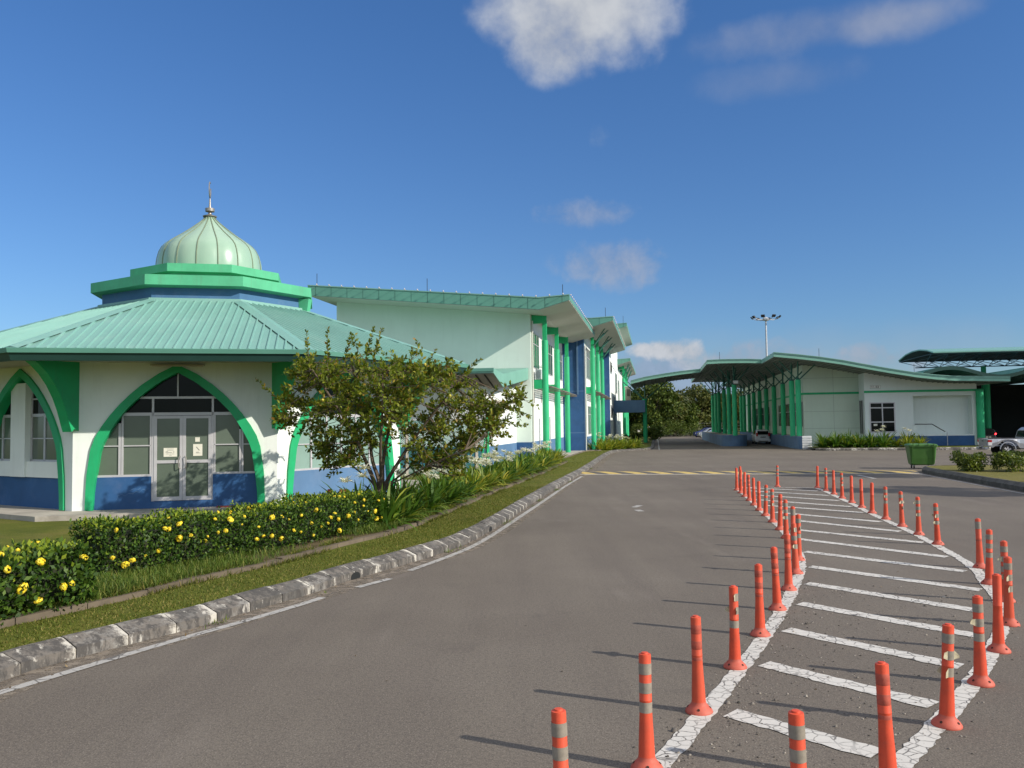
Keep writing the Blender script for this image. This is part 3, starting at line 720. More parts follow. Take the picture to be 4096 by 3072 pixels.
# front entrance (face 0)
F = FK(0)
d = MB(); arch_panel(d, F, -2.1, -.66, PZ, 1.10, -.25, -.10); arch_panel(d, F, .87, 2.1, PZ, 1.12, -.25, -.10); arch_panel(d, F, -.659, .869, PZ, .45, -.25, -.09); d.build('dado', m_blue, mq)
crk = MB()
for pts in ([(-1.45, .62), (-1.36, .66), (-1.28, .61), (-1.2, .68), (-1.1, .66), (-1.02, .72), (-.93, .70), (-.85, .78), (-.78, .74), (-.70, .80)], [(-1.18, .74), (-1.08, .79), (-.96, .77), (-.9, .82)], [(-1.5, .50), (-1.46, .6), (-1.44, .68)]):
    for (a, b), (c, e) in zip(pts, pts[1:]):
        wd = random.uniform(.003, .009); crk.add([F.p(a, b-wd, -.0985), F.p(c, e-wd, -.0985), F.p(c, e+wd, -.0985), F.p(a, b+wd, -.0985)], [(0, 1, 2, 3)])
crk.build('filled_crack', m_blueL, mq, norm=False)
wf = MB(); bars(wf, F, [(-2.1, 2.1, 3.12, 3.18), (-2.1, 2.1, 2.68, 2.76), (-.035, .0, 3.18, 3.8), (-.655, -.60, .45, 3.12), (.83, .885, .45, 3.12),
                        (-2.1, -.655, 1.10, 1.155), (.885, 2.1, 1.12, 1.175), (-1.46, -1.40, 1.155, 2.68), (-1.39, -1.34, 1.155, 2.68), (1.53, 1.58, 1.175, 2.68), (1.59, 1.64, 1.175, 2.68),
                        (-2.1, -1.46, 1.885, 1.915), (-1.34, -.655, 1.885, 1.915), (.885, 1.53, 1.885, 1.915), (1.64, 2.1, 1.885, 1.915), (-.70, -.66, 1.155, 2.68), (.89, .93, 1.175, 2.68)])
win = wf.build('entrance_window', m_alu, mq)
for rect in ((-1.5, -.035, 3.18, 3.8), (0, 1.5, 3.18, 3.8), (-2, -.655, 2.76, 3.12), (-.60, .83, 2.76, 3.12), (.885, 2, 2.76, 3.12)):
    gp = MB(); arch_panel(gp, F, *rect, -.185, -.165); gp.build('dark_pane', m_gdark, win)
for rect in ((-2.05, -1.46, 1.155, 1.885), (-2.05, -1.46, 1.915, 2.68), (-1.34, -.70, 1.155, 1.885), (-1.34, -.70, 1.915, 2.68), (.93, 1.53, 1.175, 1.885), (.93, 1.53, 1.915, 2.68), (1.64, 2.05, 1.175, 1.885), (1.64, 2.05, 1.915, 2.68)):
    gp = MB(); arch_panel(gp, F, *rect, -.185, -.165); gp.build('frosted_pane', m_film, win)
for a, b, hx in ((-.598, .112, .055), (.118, .828, .175)):
    dm = MB()
    for r_ in ((a, a+.075, .46, 2.67), (b-.075, b, .46, 2.67), (a+.075, b-.075, .46, .56), (a+.075, b-.075, 2.60, 2.67), (a+.075, b-.075, 1.43, 1.51)): dm.fbox(F, *r_, -.175, -.115)
    dr = dm.build('door', m_alu, mq)
    for z0, z1 in ((.56, 1.43), (1.51, 2.60)): MB().fbox(F, a+.07, b-.07, z0, z1, -.155, -.14).build('door_pane', m_film, dr)
    hh = MB(); c_ = hx; sgn = -1 if hx < .1 else 1
    pts = [F.p(c_, 1.30, -.115)]+[F.p(c_+sgn*.012, 1.30, -.05), F.p(c_+sgn*.03, 1.33, -.045), F.p(c_+sgn*.035, 1.42, -.045), F.p(c_+sgn*.035, 1.48, -.045), F.p(c_+sgn*.03, 1.57, -.045), F.p(c_+sgn*.012, 1.60, -.05), F.p(c_, 1.60, -.115)]
    hh.tube(pts, .012, 8); hh.build('handle', m_steel, dr)
# side faces: left (7) has a central pier, right (1) a row of windows
F = FK(7)
d = MB(); arch_panel(d, F, -2.1, 2.1, PZ, 1.08, -.27, -.16); d.build('dado', m_blue, mq)
pr_ = MB(); pr_.fbox(F, -.62, .12, 1.08, 3.62, -.27, -.05); arch_panel(pr_, F, -2.1, -.62, 1.08, 1.5, -.27, -.10); arch_panel(pr_, F, .12, 2.1, 1.08, 1.5, -.27, -.10); pr_.build('centre_pier', m_white, mq)
wf = MB(); bars(wf, F, [(.12, 2.0, 1.5, 1.55), (.12, 2.0, 2.70, 2.78), (.12, 2.0, 3.16, 3.2), (.14, .2, 1.5, 3.6), (.78, .86, 1.5, 2.7), (1.44, 1.50, 1.5, 2.7), (.12, 2, 2.10, 2.13),
                        (-2.0, -.62, 1.5, 1.55), (-2.0, -.62, 2.7, 2.78), (-.7, -.64, 1.5, 3.4), (-1.38, -1.3, 1.5, 2.7), (-2, -.62, 2.10, 2.13), (-2.0, -.62, 3.16, 3.2)], -.25, -.20)
win = wf.build('side_window', m_alu, mq)
for rect, mm_ in (((.2, 2, 1.55, 2.7), m_film), ((-2, -.7, 1.55, 2.7), m_film), ((.2, 2, 2.78, 3.7), m_gdark), ((-2, -.7, 2.78, 3.6), m_gdark)):
    gp = MB(); arch_panel(gp, F, *rect, -.24, -.225); gp.build('pane', mm_, win)
for k in (1, 2):
    F = FK(k)
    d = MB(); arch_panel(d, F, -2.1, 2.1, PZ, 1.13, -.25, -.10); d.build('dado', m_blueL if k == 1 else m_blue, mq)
    us = [-1.15, -.55, .05, .65, 1.25]
    wf = MB(); bars(wf, F, [(-2.1, 2.1, 1.13, 1.18), (-2.1, 2.1, 2.62, 2.70), (-2.1, 2.1, 1.84, 1.87), (-2.1, 2.1, 3.16, 3.21), (-.025, .025, 3.21, 3.75)]+[(u-.03, u+.03, 1.18, 2.62) for u in us])
    win = wf.build('side_window', m_alu, mq)
    ee = [-2.05]+us+[2.05]
    for a, b in zip(ee, ee[1:]):
        gp = MB(); arch_panel(gp, F, a+.03, b-.03, 1.18, 2.62, -.185, -.165); 
        if gp.f: gp.build('frosted_pane', glass('pale_film', (.22, .33, .29), .2) if 'pale_film' not in bpy.data.materials else bpy.data.materials['pale_film'], win)
    gp = MB(); arch_panel(gp, F, -2, 2, 2.70, 3.78, -.185, -.165); gp.build('dark_pane', m_gdark, win)
# brackets
for k in (7, 0, 1, 2, 3):
    a = rad(k); t_ = Vector((-a.y, a.x, 0)); F = Fr(C0+a*(RW-.06), a, t_)
    poly = [(0, 4.06), (1.72, 4.06), (1.42, 3.90), (1.14, 3.70), (.88, 3.44), (.66, 3.14), (.48, 2.80), (.33, 2.42), (.27, 2.28), (.17, 2.36), (0, 2.30)]
    b = MB(); b.fprism(F, poly, -.13, .13); b.build('bracket', m_green, mq)
# roof
R3, Z3e, R3t, Z3t = 8.72, 4.24, 3.40, 6.10
rf = MB(); oct_ring(rf, [(R3, Z3e-.03), (R3, Z3e), (R3t, Z3t), (R3t, Z3t-.1)], 0, (True, True))
a0, a1 = R3*O8, R3t*O8; slope = (Z3t-Z3e)/(a0-a1)
for k in range(8):
    F = FK(k, 0); hw = R3*math.sin(math.pi/8); nr = 31
    for i in range(nr):
        u = -hw+(i+.5)*2*hw/nr; at = max(a1, abs(u)/T8+.10)
        if a0-at < .15: continue
        pA = lambda a, dz, du: F.p(u+du, Z3e+(a0-a)*slope+dz, a)
        vs = [pA(a0+.01, .001, -.034), pA(a0+.01, .036, -.014), pA(a0+.01, .036, .014), pA(a0+.01, .001, .034), pA(at, .001, -.034), pA(at, .036, -.014), pA(at, .036, .014), pA(at, .001, .034)]
        rf.add(vs, [(0, 1, 2, 3), (0, 4, 5, 1), (1, 5, 6, 2), (2, 6, 7, 3), (7, 6, 5, 4)])
    # hip flashing
    d_ = rad(k); t_ = Vector((-d_.y, d_.x, 0)); s2 = (Z3t-Z3e)/(R3-R3t)
    A = lambda r_, o, z: C0+d_*r_+t_*o+ZV*(Z3e+(R3-r_)*s2+z)
    rf.add([A(R3+.01, -.21, .005), A(R3+.02, 0, .055), A(R3+.01, .21, .005), A(R3t, -.21, .005), A(R3t, 0, .055), A(R3t, .21, .005)], [(0, 3, 4, 1), (1, 4, 5, 2), (0, 1, 2)])
rf.build('roof', m_roof, mq)
fl = MB(); oct_ring(fl, [(R3t+.02, Z3t-.03), (R3t-.02, Z3t+.10), (R3t-.13, Z3t+.105)], 0, (False, False)); fl.build('roof_flashing', m_roof, mq)
gt = MB(); oct_ring(gt, [(R3-.10, Z3e-.11), (R3+.10, Z3e-.11), (R3+.13, Z3e-.005), (R3+.10, Z3e+.005), (R3+.08, Z3e-.02)], 0, (False, False)); gt.build('gutter', m_fasc, mq)
gt = MB(); oct_ring(gt, [(R3-.16, Z3e-.285), (R3-.02, Z3e-.285), (R3+.06, Z3e-.111)], 0, (False, False)); gt.build('eave_board', m_gut, mq)
so = MB(); oct_ring(so, [(RW-.3, WT), (R3-.15, Z3e-.24), (R3-.15, Z3e-.20), (RW-.3, WT+.05)], 0, (False, False)); so.build('soffit', m_soff, mq)
dr = MB(); oct_ring(dr, [(R3t-.14, 5.9), (R3t-.14, 6.57)]); dr.build('drum', m_blued, mq)
c1 = MB(); oct_ring(c1, [(3.30, 6.52), (3.59, 6.56), (3.59, 6.86), (3.30, 6.88)]); c1.build('cornice', m_green2, mq)
c2 = MB(); oct_ring(c2, [(2.25, 6.86), (2.25, 7.12), (2.46, 7.15), (2.46, 7.40), (2.2, 7.42)]); c2.build('upper_cornice', m_green2, mq)
# the bracket leg hanging from the cornice at the right
a = rad(2); lg = MB(); lg.fprism(Fr(C0+a*3.2, a, Vector((-a.y, a.x, 0))), [(0, 6.5), (.36, 6.5), (.30, 6.05), (0.05, 6.0)], -.12, .12); lg.build('cornice_leg', m_green2, mq)
DR, DZ, DH = 1.65, 7.40, 2.03
prof = [(1.0, 0), (1.005, .07), (1.0, .135), (.995, .19), (.98, .26), (.95, .35), (.90, .43), (.82, .5), (.70, .572), (.51, .678), (.33, .79), (.19, .885), (.115, .945), (.09, 1.0)]
dm = MB(); NG = 16; seg = 96; vs = []
for r_, z in prof:
    for k in range(seg):
        t = 2*math.pi*k/seg; ph = (k % (seg//NG))/(seg//NG); puff = 1+.018*math.sin(math.pi*ph)
        vs.append(C0+Vector((DR*r_*puff*math.cos(t+.1), DR*r_*puff*math.sin(t+.1), DZ+DH*z)))
dm.add(vs, [(i*seg+k, i*seg+(k+1) % seg, (i+1)*seg+(k+1) % seg, (i+1)*seg+k) for i in range(len(prof)-1) for k in range(seg)], 0, True); dome = dm.build('dome', m_dome, mq)
for g_ in range(NG):
    t = 2*math.pi*g_/NG+.1; d_ = Vector((math.cos(t), math.sin(t), 0))
    rb = MB(); rb.tube([C0+d_*(DR*r_+.006)+ZV*(DZ+DH*z) for r_, z in prof], .020, 6); rb.build('seam', m_rib, dome)
fn = MB(); zt = DZ+DH
fn.lathe(C0+ZV*zt, [(.0, -.03), (.22, -.03), (.23, .0), (.12, .03), (.06, .07), (.045, .15), (.15, .16), (.155, .26), (.05, .28), (.035, .34), (.026, .55), (.022, .60)], 20)
F = Fr(C0+ZV*(zt+.60), rV*.35+uV*.94, rV.cross(ZV)); 
for (u0, z0), (u1, z1) in []: pass
cp = []
for a in np.linspace(R(70), R(380), 22): cp.append((.23*math.cos(a), .33+.28*math.sin(a)))
for a in np.linspace(R(380), R(70), 22): cp.append((.02+.18*math.cos(a), .36+.215*math.sin(a)))
cF = Fr(C0+ZV*(zt+.56), Vector((-.22, .975, 0)), Vector((.975, .22, 0)))
fn.fprism(cF, cp, -.015, .015)
fn.build('finial', m_steel, mq)
rod = MB(); rod.tube([C0+rad(0)*2.9+ZV*6.0, C0+rad(0)*2.9+ZV*6.05], .02); 
# things on or by the prayer hall
F = FK(0)
t_ = thing('tube_light', 'long tube light fixture under the eave above the entrance arch', 'light', F.p(0, 4.05, .6), ROT)
MB().fbox(F, -.66, .67, 3.98, 4.0, .02, .16).build('housing', m_soff, t_); MB().fbox(F, -.62, .63, 3.955, 3.979, .05, .11).build('tube', m_bulbw, t_)
def notice(u0, u1, z0, z1, lab, marks):
    t_ = thing('notice', lab, 'notice', F.p((u0+u1)/2, z0, -.13), ROT)
    MB().fbox(F, u0, u1, z0, z1, -.138, -.134).build('sheet', m_paper, t_)
    k_ = MB()
    for a, b, c, e in marks: k_.fbox(F, u0+a*(u1-u0), u0+b*(u1-u0), z0+c*(z1-z0), z0+e*(z1-z0), -.1335, -.1325)
    if marks: k_.build('print', m_ink, t_)
    return t_
notice(-.36, -.03, 1.60, 1.83, 'wide white paper notice with faint print on the left door leaf', [(.25, .75, .86, .89), (.25, .75, .71, .74), (.17, .20, .43, .62), (.30, .33, .43, .62), (.2, .3, .43, .46), (.2, .3, .59, .62), (.35, .62, .46, .50), (.68, .80, .50, .56), (.2, .8, .30, .33), (.42, .6, .15, .18)])
nt_ = notice(.37, .60, 1.61, 1.92, 'tall white paper notice with a black slash on the right door leaf', [(.3, .6, .30, .33), (.3, .75, .23, .26)])
sl = MB(); a, b = Vector((.45, 1.845)), Vector((.53, 1.755)); sl.add([F.p(.443, 1.84, -.132), F.p(.455, 1.85, -.132), F.p(.533, 1.758, -.132), F.p(.521, 1.748, -.132)], [(0, 1, 2, 3)]); sl.build('slash', m_ink, nt_, norm=False)
notice(.42, .535, 1.98, 2.10, 'small square white notice above the tall one on the door', [(.1, .9, .82, .87)])
mt_ = MB(); mt_.fbox(F, 1.0, 1.45, PZ, PZ+.03, .02, .25); tag(mt_.build('doormat', m_mat, bevel=.008), 'dark red mat on the platform right of the entrance', 'mat')

# ------------------------------------------------------------------ two-storey building
FE = lambda s: Fr(ST(0, s), rV, -uV)            # cross wall facing the camera: u = t
FF = lambda t: Fr(ST(t, 0), uV, rV)             # long wall facing the road: u = s
tb = thing('office_block', 'long two-storey pale block with stepped wing roofs and green columns', 'building', ST(-7.55, 52), -AN)
FCS = Fr(ST(0, 0), rV, uV)                      # prisms along the block: n = s
def sect(name, poly, s0, s1, mt, par=None): return MB().fprism(FCS, poly, s0, s1).build(name, mt, par or tb)
G0 = .0
# section bodies
sect('wall', [(-20.15, G0), (-7.55, G0), (-7.55, 9.25), (-20.15, 10.5)], 51.9, 70, m_mint)
sect('facade_skin', [(-7.55, G0), (-7.53, G0), (-7.53, 9.25), (-7.55, 9.25)], 52.2, 70, m_white)
sect('wall', [(-19.5, G0), (-5.75, G0), (-5.75, 10.1), (-19.5, 11.3)], 70, 91, m_white)
sect('wall', [(-19, G0), (-4.8, G0), (-4.8, 12.6), (-19, 13.7)], 91, 112, m_white)
sect('wall', [(-19, G0), (-4.9, G0), (-4.9, 10.2), (-19, 11)], 112, 140, m_white)
# dado bands and blue end walls
d = MB(); d.fbox(FE(51.9), -20.15, -7.55, 0, 1.27, 0, .014); d.build('dado', m_blue, tb)
MB().fbox(FF(-7.53), 51.886, 70, 0, 1.30, 0, .014).build('dado', m_blueL, tb); MB().fbox(FF(-5.75), 70.02, 90.9, 0, 1.30, 0, .014).build('dado', m_blueL, tb)  # paler blue: sun on the road side put into the colour
d = MB(); d.fbox(FE(70), -7.53, -5.752, 0, 9.9, 0, .02); d.fbox(FF(-5.752), 69.98, 70.6, 0, 9.9, 0, .02); d.build('blue_pier', m_blue, tb)
d = MB(); d.fbox(FE(91), -5.75, -4.82, 0, 10.0, 0, .02); d.fbox(FF(-4.822), 90.98, 91.5, 0, 10.2, 0, .04); d.build('blue_pier', m_blue, tb)
d = MB(); d.fbox(FE(70), -7.5, -5.76, 1.62, 1.68, .02, .03); d.fbox(FE(70), -7.5, -5.76, 5.05, 5.11, .02, .03)
d.fbox(FE(70), -6.35, -6.22, 4.8, 9.5, .02, .12); d.fbox(FE(70), -5.78, -5.73, 0, 9.5, .02, .04); d.build('pier_trim', m_blueL, tb)
# roofs
def wing(name, poly_top, soff, s0, s1, seams=True):
    r_ = sect(name, poly_top, s0, s1, m_fasc)
    sect('soffit', soff, s0+.05, s1-.05, m_soffw)
    if seams:
        sm_ = MB(); F_ = FE(s0)
        ts = np.arange(-20.6, poly_top[-3][0], 1.02)
        top = sorted([poly_top[-1], poly_top[-2], poly_top[-3]]); bot = sorted([poly_top[0], poly_top[1], poly_top[2]])
        for t_ in ts:
            zt_ = np.interp(t_, [q[0] for q in top], [q[1] for q in top]); zb_ = np.interp(t_, [q[0] for q in bot], [q[1] for q in bot])
            sm_.fbox(F_, t_, t_+.02, zb_+.01, zt_-.01, .002, .006)
        sm_.build('panel_joint', m_gut, r_)
        cap = MB(); cap.fprism(FCS, [(a, b) for a, b in reversed(top)]+[(a, b+.06) for a, b in top], s0-.03, s0+.12); cap.build('ridge_cap', m_roof, r_)
    return r_
rf1 = wing('roof', [(-21.1, 10.52), (-6.67, 9.14), (-4.85, 9.64), (-4.85, 9.92), (-6.67, 9.82), (-21.1, 11.12)], [(-21.0, 10.48), (-6.67, 9.10), (-4.87, 9.60), (-4.87, 9.63), (-6.67, 9.13), (-21.0, 10.51)], 49.5, 70.5)
rf2 = wing('roof', [(-20.5, 11.5), (-5.0, 10.05), (-3.18, 10.55), (-3.18, 10.83), (-5.0, 10.75), (-20.5, 12.2)], [(-20.4, 11.46), (-5.0, 10.01), (-3.2, 10.51), (-3.2, 10.54), (-5.0, 10.04), (-20.4, 11.49)], 67.5, 94.7)
rf3 = wing('roof', [(-20, 13.9), (-4.6, 12.5), (-2.9, 13.0), (-2.9, 13.3), (-4.6, 13.2), (-20, 14.5)], [(-19.9, 13.86), (-4.6, 12.46), (-2.92, 12.96), (-2.92, 12.99), (-4.6, 12.49), (-19.9, 13.89)], 93, 115)
rf4 = wing('roof', [(-20, 11.5), (-4.8, 10.05), (-3.1, 10.55), (-3.1, 10.85), (-4.8, 10.75), (-20, 12)], [(-19.9, 11.46), (-4.8, 10.01), (-3.12, 10.51), (-3.12, 10.54), (-4.8, 10.04), (-19.9, 11.49)], 111.5, 142)
# front edge gutters with string of bulbs, rods
for r_, t_, z_, s0, s1, n in ((rf1, -4.85, 9.92, 49.5, 70.5, 24), (rf2, -3.18, 10.83, 67.5, 94.7, 24)):
    for i in range(n):
        s_ = s0+.3+(s1-s0-.6)*i/(n-1); b = MB(); b.lathe(ST(t_+.05, s_, z_+.0), [(.0, .0), (.035, .02), (.042, .05), (.03, .09), (0, .10)], 8); b.build('roof_bulb', m_bulbw, r_)
for i in range(20):
    t_ = -20.4+i*.80; zt_ = np.interp(t_, [-21.1, -6.67, -4.85], [11.12, 9.82, 9.92]); b = MB(); b.tube([ST(t_, 49.6, zt_+.03), ST(t_, 49.22, zt_+.07)], .016, 5); b.lathe(ST(t_, 49.2, zt_+.02), [(0, 0), (.035, .02), (.042, .05), (.03, .09), (0, .10)], 8); b.build('roof_bulb', m_bulbw, rf1)
for t_, s_, z_, r_ in ((-20.7, 50, 11.2, rf1), (-13.6, 50, 10.6, rf1), (-5.3, 50, 9.9, rf1), (-3.8, 68, 10.9, rf2), (-3.3, 93.4, 13.4, rf3)):
    MB().tube([ST(t_, s_, z_-.1), ST(t_, s_, z_+.75)], .018, 6).build('lightning_rod', m_black, r_)
# columns
for t_, ss, zc, zb, mid_, cz in ((-6.72, (52.4, 58.9, 65.6), 7.58, 9.2, -7.53, 4.85), (-5.16, (71.7, 78.0, 84.6), 8.73, 10.3, -5.75, 5.2), (-4.2, (116, 122, 129), 8.5, 10.3, -4.9, 5.2)):
    for s_ in ss:
        c = MB(); c.lathe(ST(t_, s_, 0), [(.0, .1), (.20, .1), (.20, zc), (.0, zc)], 20); c.build('column', m_col, tb)
        c = MB(); c.box(ST(t_, s_, (zc+zb)/2), (.26, .26, zb-zc), -AN); c.build('column_neck', m_green, tb)
        MB().fbox(FE(s_+.15), mid_, t_-.16, cz-.28, cz+.28, 0, .3).build('tie_beam', m_green, tb); MB().fbox(FE(s_+.15), mid_, t_-.10, zb-.55, zb-.02, 0, .3).build('tie_beam', m_green, tb)
        if t_ > -6:
            for ds, dt in ((2.0, 1.0), (-1.0, 1.2), (.8, 1.35)): MB().tube([ST(t_, s_, zc+.1), ST(t_+dt*(.6 if t_ > -5 else 1), s_+ds, zb-.02+dt*.08)], .045, 6).build('roof_strut', m_strut, tb)
for t_, ss in ((-7.53, ((52.8, 58.4), (59.4, 65.2), (66.1, 69.9))), (-5.75, ((72.2, 77.5), (78.5, 84.2), (85.1, 90)))):
    for a, b in ss:
        lv = MB(); zz = 5.0 if t_ < -6 else 5.3
        for i in range(7): lv.fbox(FF(t_), a, b, zz-.02-i*.045, zz+.02-i*.045, .05+i*.17, .15+i*.17)
        for q in np.linspace(a+.2, b-.2, 4): lv.fbox(FF(t_), q-.03, q+.03, zz-.39, zz-.34, .0, 1.2)
        lv.build('louvre_awning', m_slat, tb)
def window(F, u0, u1, z0, z1, nc, rows_, par, name='window', fr=m_alu, gl=m_gblue, fw=.05, n=.02):
    m_ = MB(); zs = [z0]+list(rows_)+[z1]
    for i in range(nc+1):
        u = u0+(u1-u0)*i/nc; m_.fbox(F, u-fw/2, u+fw/2, z0, z1, 0.003, n+.02)
    for z in zs: m_.fbox(F, u0-fw/2-.002, u1+fw/2+.002, z-fw/2, z+fw/2, .004, n+.023)
    w_ = m_.build(name, fr, par)
    MB().fbox(F, u0, u1, z0, z1, .002, n).build('pane', gl, w_); return w_
m_gwin = glass('green_reflection_glass', (.03, .10, .055), .08, .5)  # green reflection put into the pane colour
for a, b in ((52.35, 55.4), (59.6, 62.8), (66.4, 69.4)): window(FF(-7.53), a, b, 5.95, 8.15, 3, (7.45,), tb, gl=m_gwin)
for a, b in ((72.4, 77.3), (78.7, 84), (85.2, 89.5)): window(FF(-5.75), a, b, 6.3, 8.9, 6, (8.1,), tb, gl=m_gblue)
for a, b in ((73.2, 77), (79.2, 83)): window(FF(-5.75), a, b, 1.5, 3.9, 4, (3.2,), tb, gl=m_gblue)
window(FF(-4.8), 93, 96.5, 8.2, 9.2, 4, (), tb); window(FF(-4.8), 93, 97, 3.3, 4.4, 4, (), tb); window(FF(-4.8), 104, 109, 6.2, 8.6, 4, (7.6,), tb)
for z0, z1, s0 in ((8.1, 8.95, 93.0), (3.2, 4.15, 93.0)):           # top hung sashes standing open
    for i in range(4):
        a = s0+i*.9; o_ = MB(); Fq = FF(-4.8)
        o_.add([Fq.p(a, z1, .06), Fq.p(a+.8, z1, .06), Fq.p(a+.8, z0+.1, .45), Fq.p(a, z0+.1, .45), Fq.p(a, z1+.03, .08), Fq.p(a+.8, z1+.03, .08), Fq.p(a+.8, z0+.1, .49), Fq.p(a, z0+.1, .49)], [(0, 1, 2, 3), (7, 6, 5, 4), (0, 4, 5, 1), (1, 5, 6, 2), (2, 6, 7, 3), (3, 7, 4, 0)]); o_.build('open_sash', m_gdark, tb)
window(FF(-4.9), 114, 118, 5.6, 8.2, 3, (7,), tb); window(FF(-4.9), 113.5, 115.5, 2.2, 4.2, 2, (), tb)
sl = MB()
for s_, z0, z1 in ((52.9, 3.7, 4.35), (59.3, 3.8, 4.4), (63.9, 3.8, 4.4), (56.2, 3.8, 4.4)): sl.fbox(FF(-7.53), s_, s_+.35, z0, z1, .001, .012)
sl.build('slit_vent', m_slat, tb)
for s_, z1 in ((54.9, 2.75), (60.4, 2.9), (65.0, 3.0)): MB().tube([ST(-7.45, s_, .1), ST(-7.45, s_, z1)], .045, 8).build('drain_pipe', m_galv, tb)
for s_ in (52.15, 70.15): MB().tube([ST(-7.46 if s_ < 60 else -5.68, s_, .1), ST(-7.46 if s_ < 60 else -5.68, s_, 8.8)], .05, 8).build('down_pipe', m_soffw, tb)
# flat grey panel painting a recess's shade onto section 3/4 with a blue balcony bridge
rc_ = MB(); rc_.fbox(FF(-4.8), 98.5, 104, 0, 5.6, .004, .02); rc_.build('recess_shade_panel', M('recess_shade_grey', (.30, .33, .34), .8, .06, .6), tb)
# annex in front of the end wall
an = MB(); an.fprism(FCS, [(-19, 0), (-8.5, 0), (-8.5, 4.6), (-19, 4.6)], 42.6, 51.88); an.build('annex_wall', m_white, tb)
an = MB(); an.fbox(FE(42.6), -19, -8.5, 0, 1.25, 0, .014); an.build('annex_dado', m_blue, tb)
an = MB(); an.fbox(FF(-8.5), 42.586, 51.87, 0, 1.25, 0, .014); an.build('annex_dado', m_blueL, tb)  # sunny side of the annex, its sunlight painted into the blue
lv = MB(); lv.fbox(FF(-8.5), 44.0, 47.6, 3.0, 3.7, .0, .02)
for i in range(8): lv.fbox(FF(-8.5), 44.0, 47.6, 3.03+i*.085, 3.06+i*.085, .02, .06)
lv.build('wall_louvre', m_soff, tb)
# canopy roof of the annex: rises to the wall, deep raked fascia
FL = Fr(ST(0, 0), uV, rV)
ac = MB(); ac.fprism(FL, [(40.4, 4.87), (43.0, 4.30), (51.86, 5.14), (51.86, 5.86), (43.0, 4.97), (40.4, 5.09)], -24, -7.7); cn = ac.build('annex_roof', m_fasc2, tb)
ac = MB(); ac.fprism(FL, [(40.44, 4.82), (43.0, 4.262), (51.86, 5.10), (51.86, 5.137), (43.0, 4.297), (40.44, 4.857)], -23.9, -7.76); ac.build('annex_soffit', m_slat, tb)
for i in range(22):
    pass
sl = MB()
for t_ in np.arange(-23.5, -8, .45): sl.fprism(FL, [(40.5, 4.765), (43.0, 4.22), (51.8, 5.055), (51.8, 5.09), (43.0, 4.258), (40.5, 4.805)], t_, t_+.06)
sl.build('soffit_slats', m_dark, tb)
sl = MB(); sl.fbox(FF(-7.7), 41.2, 51.8, 5.32, 5.35, .002, .006) if False else None
MB().fbox(FE(40.4), -24, -7.69, 4.95, 5.11, .002, .05).build('annex_gutter', m_fasc, tb)

# condenser on brackets at the near corner
Fq = FF(-7.53)
t_ = thing('condenser_unit', 'white air conditioner condenser in a black cage high on the near corner', 'air conditioner', ST(-7.2, 53.2, 5.15), -AN)
MB().fbox(Fq, 52.7, 53.5, 5.18, 5.80, .15, .52).build('casing', m_wcar, t_, bevel=.02)
fg = MB(); fg.lathe((0, 0, 0), [(0, 0), (.24, 0), (.24, .02), (0, .02)], 20); 
fg.v = [tuple(FE(52.7).p(-7.2, 5.48)+rV*x*.6+ZV*y-uV*z) for x, y, z in fg.v]; fg.build('fan_grille', m_galv, t_)
cg = MB()
for u in (52.5, 53.9):
    for n_ in (.05, .75): cg.fbox(Fq, u-.02, u+.02, 5.12, 6.0, n_-.02, n_+.02)
for n_ in (.05, .75):
    for z_ in (5.14, 5.99): cg.fbox(Fq, 52.52, 53.88, z_-.02, z_+.02, n_-.018, n_+.018)
for u in (52.5, 53.9):
    for z_ in (5.14, 5.99): cg.fbox(Fq, u-.018, u+.018, z_-.018, z_+.018, .07, .73)
cg.build('cage', m_strut, t_)
# footpath beside the block
fp = MB(); fp.add([ST(-8.5, 50, .19), ST(-5.9, 50, .19), ST(-5.6, 69.8, .19), ST(-4.6, 69.8, .19), ST(-4.3, 91, .19), ST(-8.5, 91, .19)], [(0, 1, 2, 3, 4, 5)]); struct(fp.build('footpath', m_conc, norm=False))
fp = MB(); q = [ST(-5.9, 50, .0), ST(-5.65, 66, 0), ST(-5.5, 69.4, 0), ST(-4.5, 70.2, 0), ST(-4.3, 80, 0)]; q2 = resample(q, .6); kerb_mesh(fp, q2, 1, 1, .02, .2, .12); struct(fp.build('footpath_kerb', m_oldconc))

# bridge walkway box between the block and the covered way
bx = thing('bridge_walkway', 'blue boxed walkway joining the office block to a green column', 'walkway', ST(-2.2, 100), -AN)
b = MB(); ta, za = RS(2460, 1602, 100); tb_, zb_ = RS(2581, 1649, 100); b.fbox(FE(100), -4.78, tb_, zb_, za, -1.6, 0); b.build('parapet', m_blueL, bx)
b = MB(); b.lathe(ST(tb_-.05, 101, 0), [(.0, .1), (.25, .1), (.25, 5.25), (0, 5.25)], 18); b.build('column', m_col, bx)
st_ = MB()
for dt, ds in ((-2.6, 0), (2.6, .4), (0, .3), (-2.0, 1.5)): st_.tube([ST(tb_-.05, 101, 5.1), ST(tb_+dt, 101+ds, 7.35)], .07, 6)
st_.build('strut', m_strut, bx)
t_ = thing('booth', 'small beige booth with louvred window above the blue walkway', 'booth', ST(-3.4, 104), -AN)
ta, za = RS(2500, 1549, 104); tb2, zb2 = RS(2522, 1600, 104)
MB().fbox(FE(104), ta, tb2, 5.0, za, -1.4, 0).build('cabin', m_soff, t_); 
w_ = MB(); 
for i in range(3): w_.fbox(FE(104), ta+.22+i*.13, ta+.30+i*.13, za-1.1, za-.25, .002, .02)
w_.build('louvre', m_dark, t_); MB().fbox(FE(104), ta-.06, tb2+.06, za, za+.1, -1.45, .06).build('roof', m_soffw, t_)

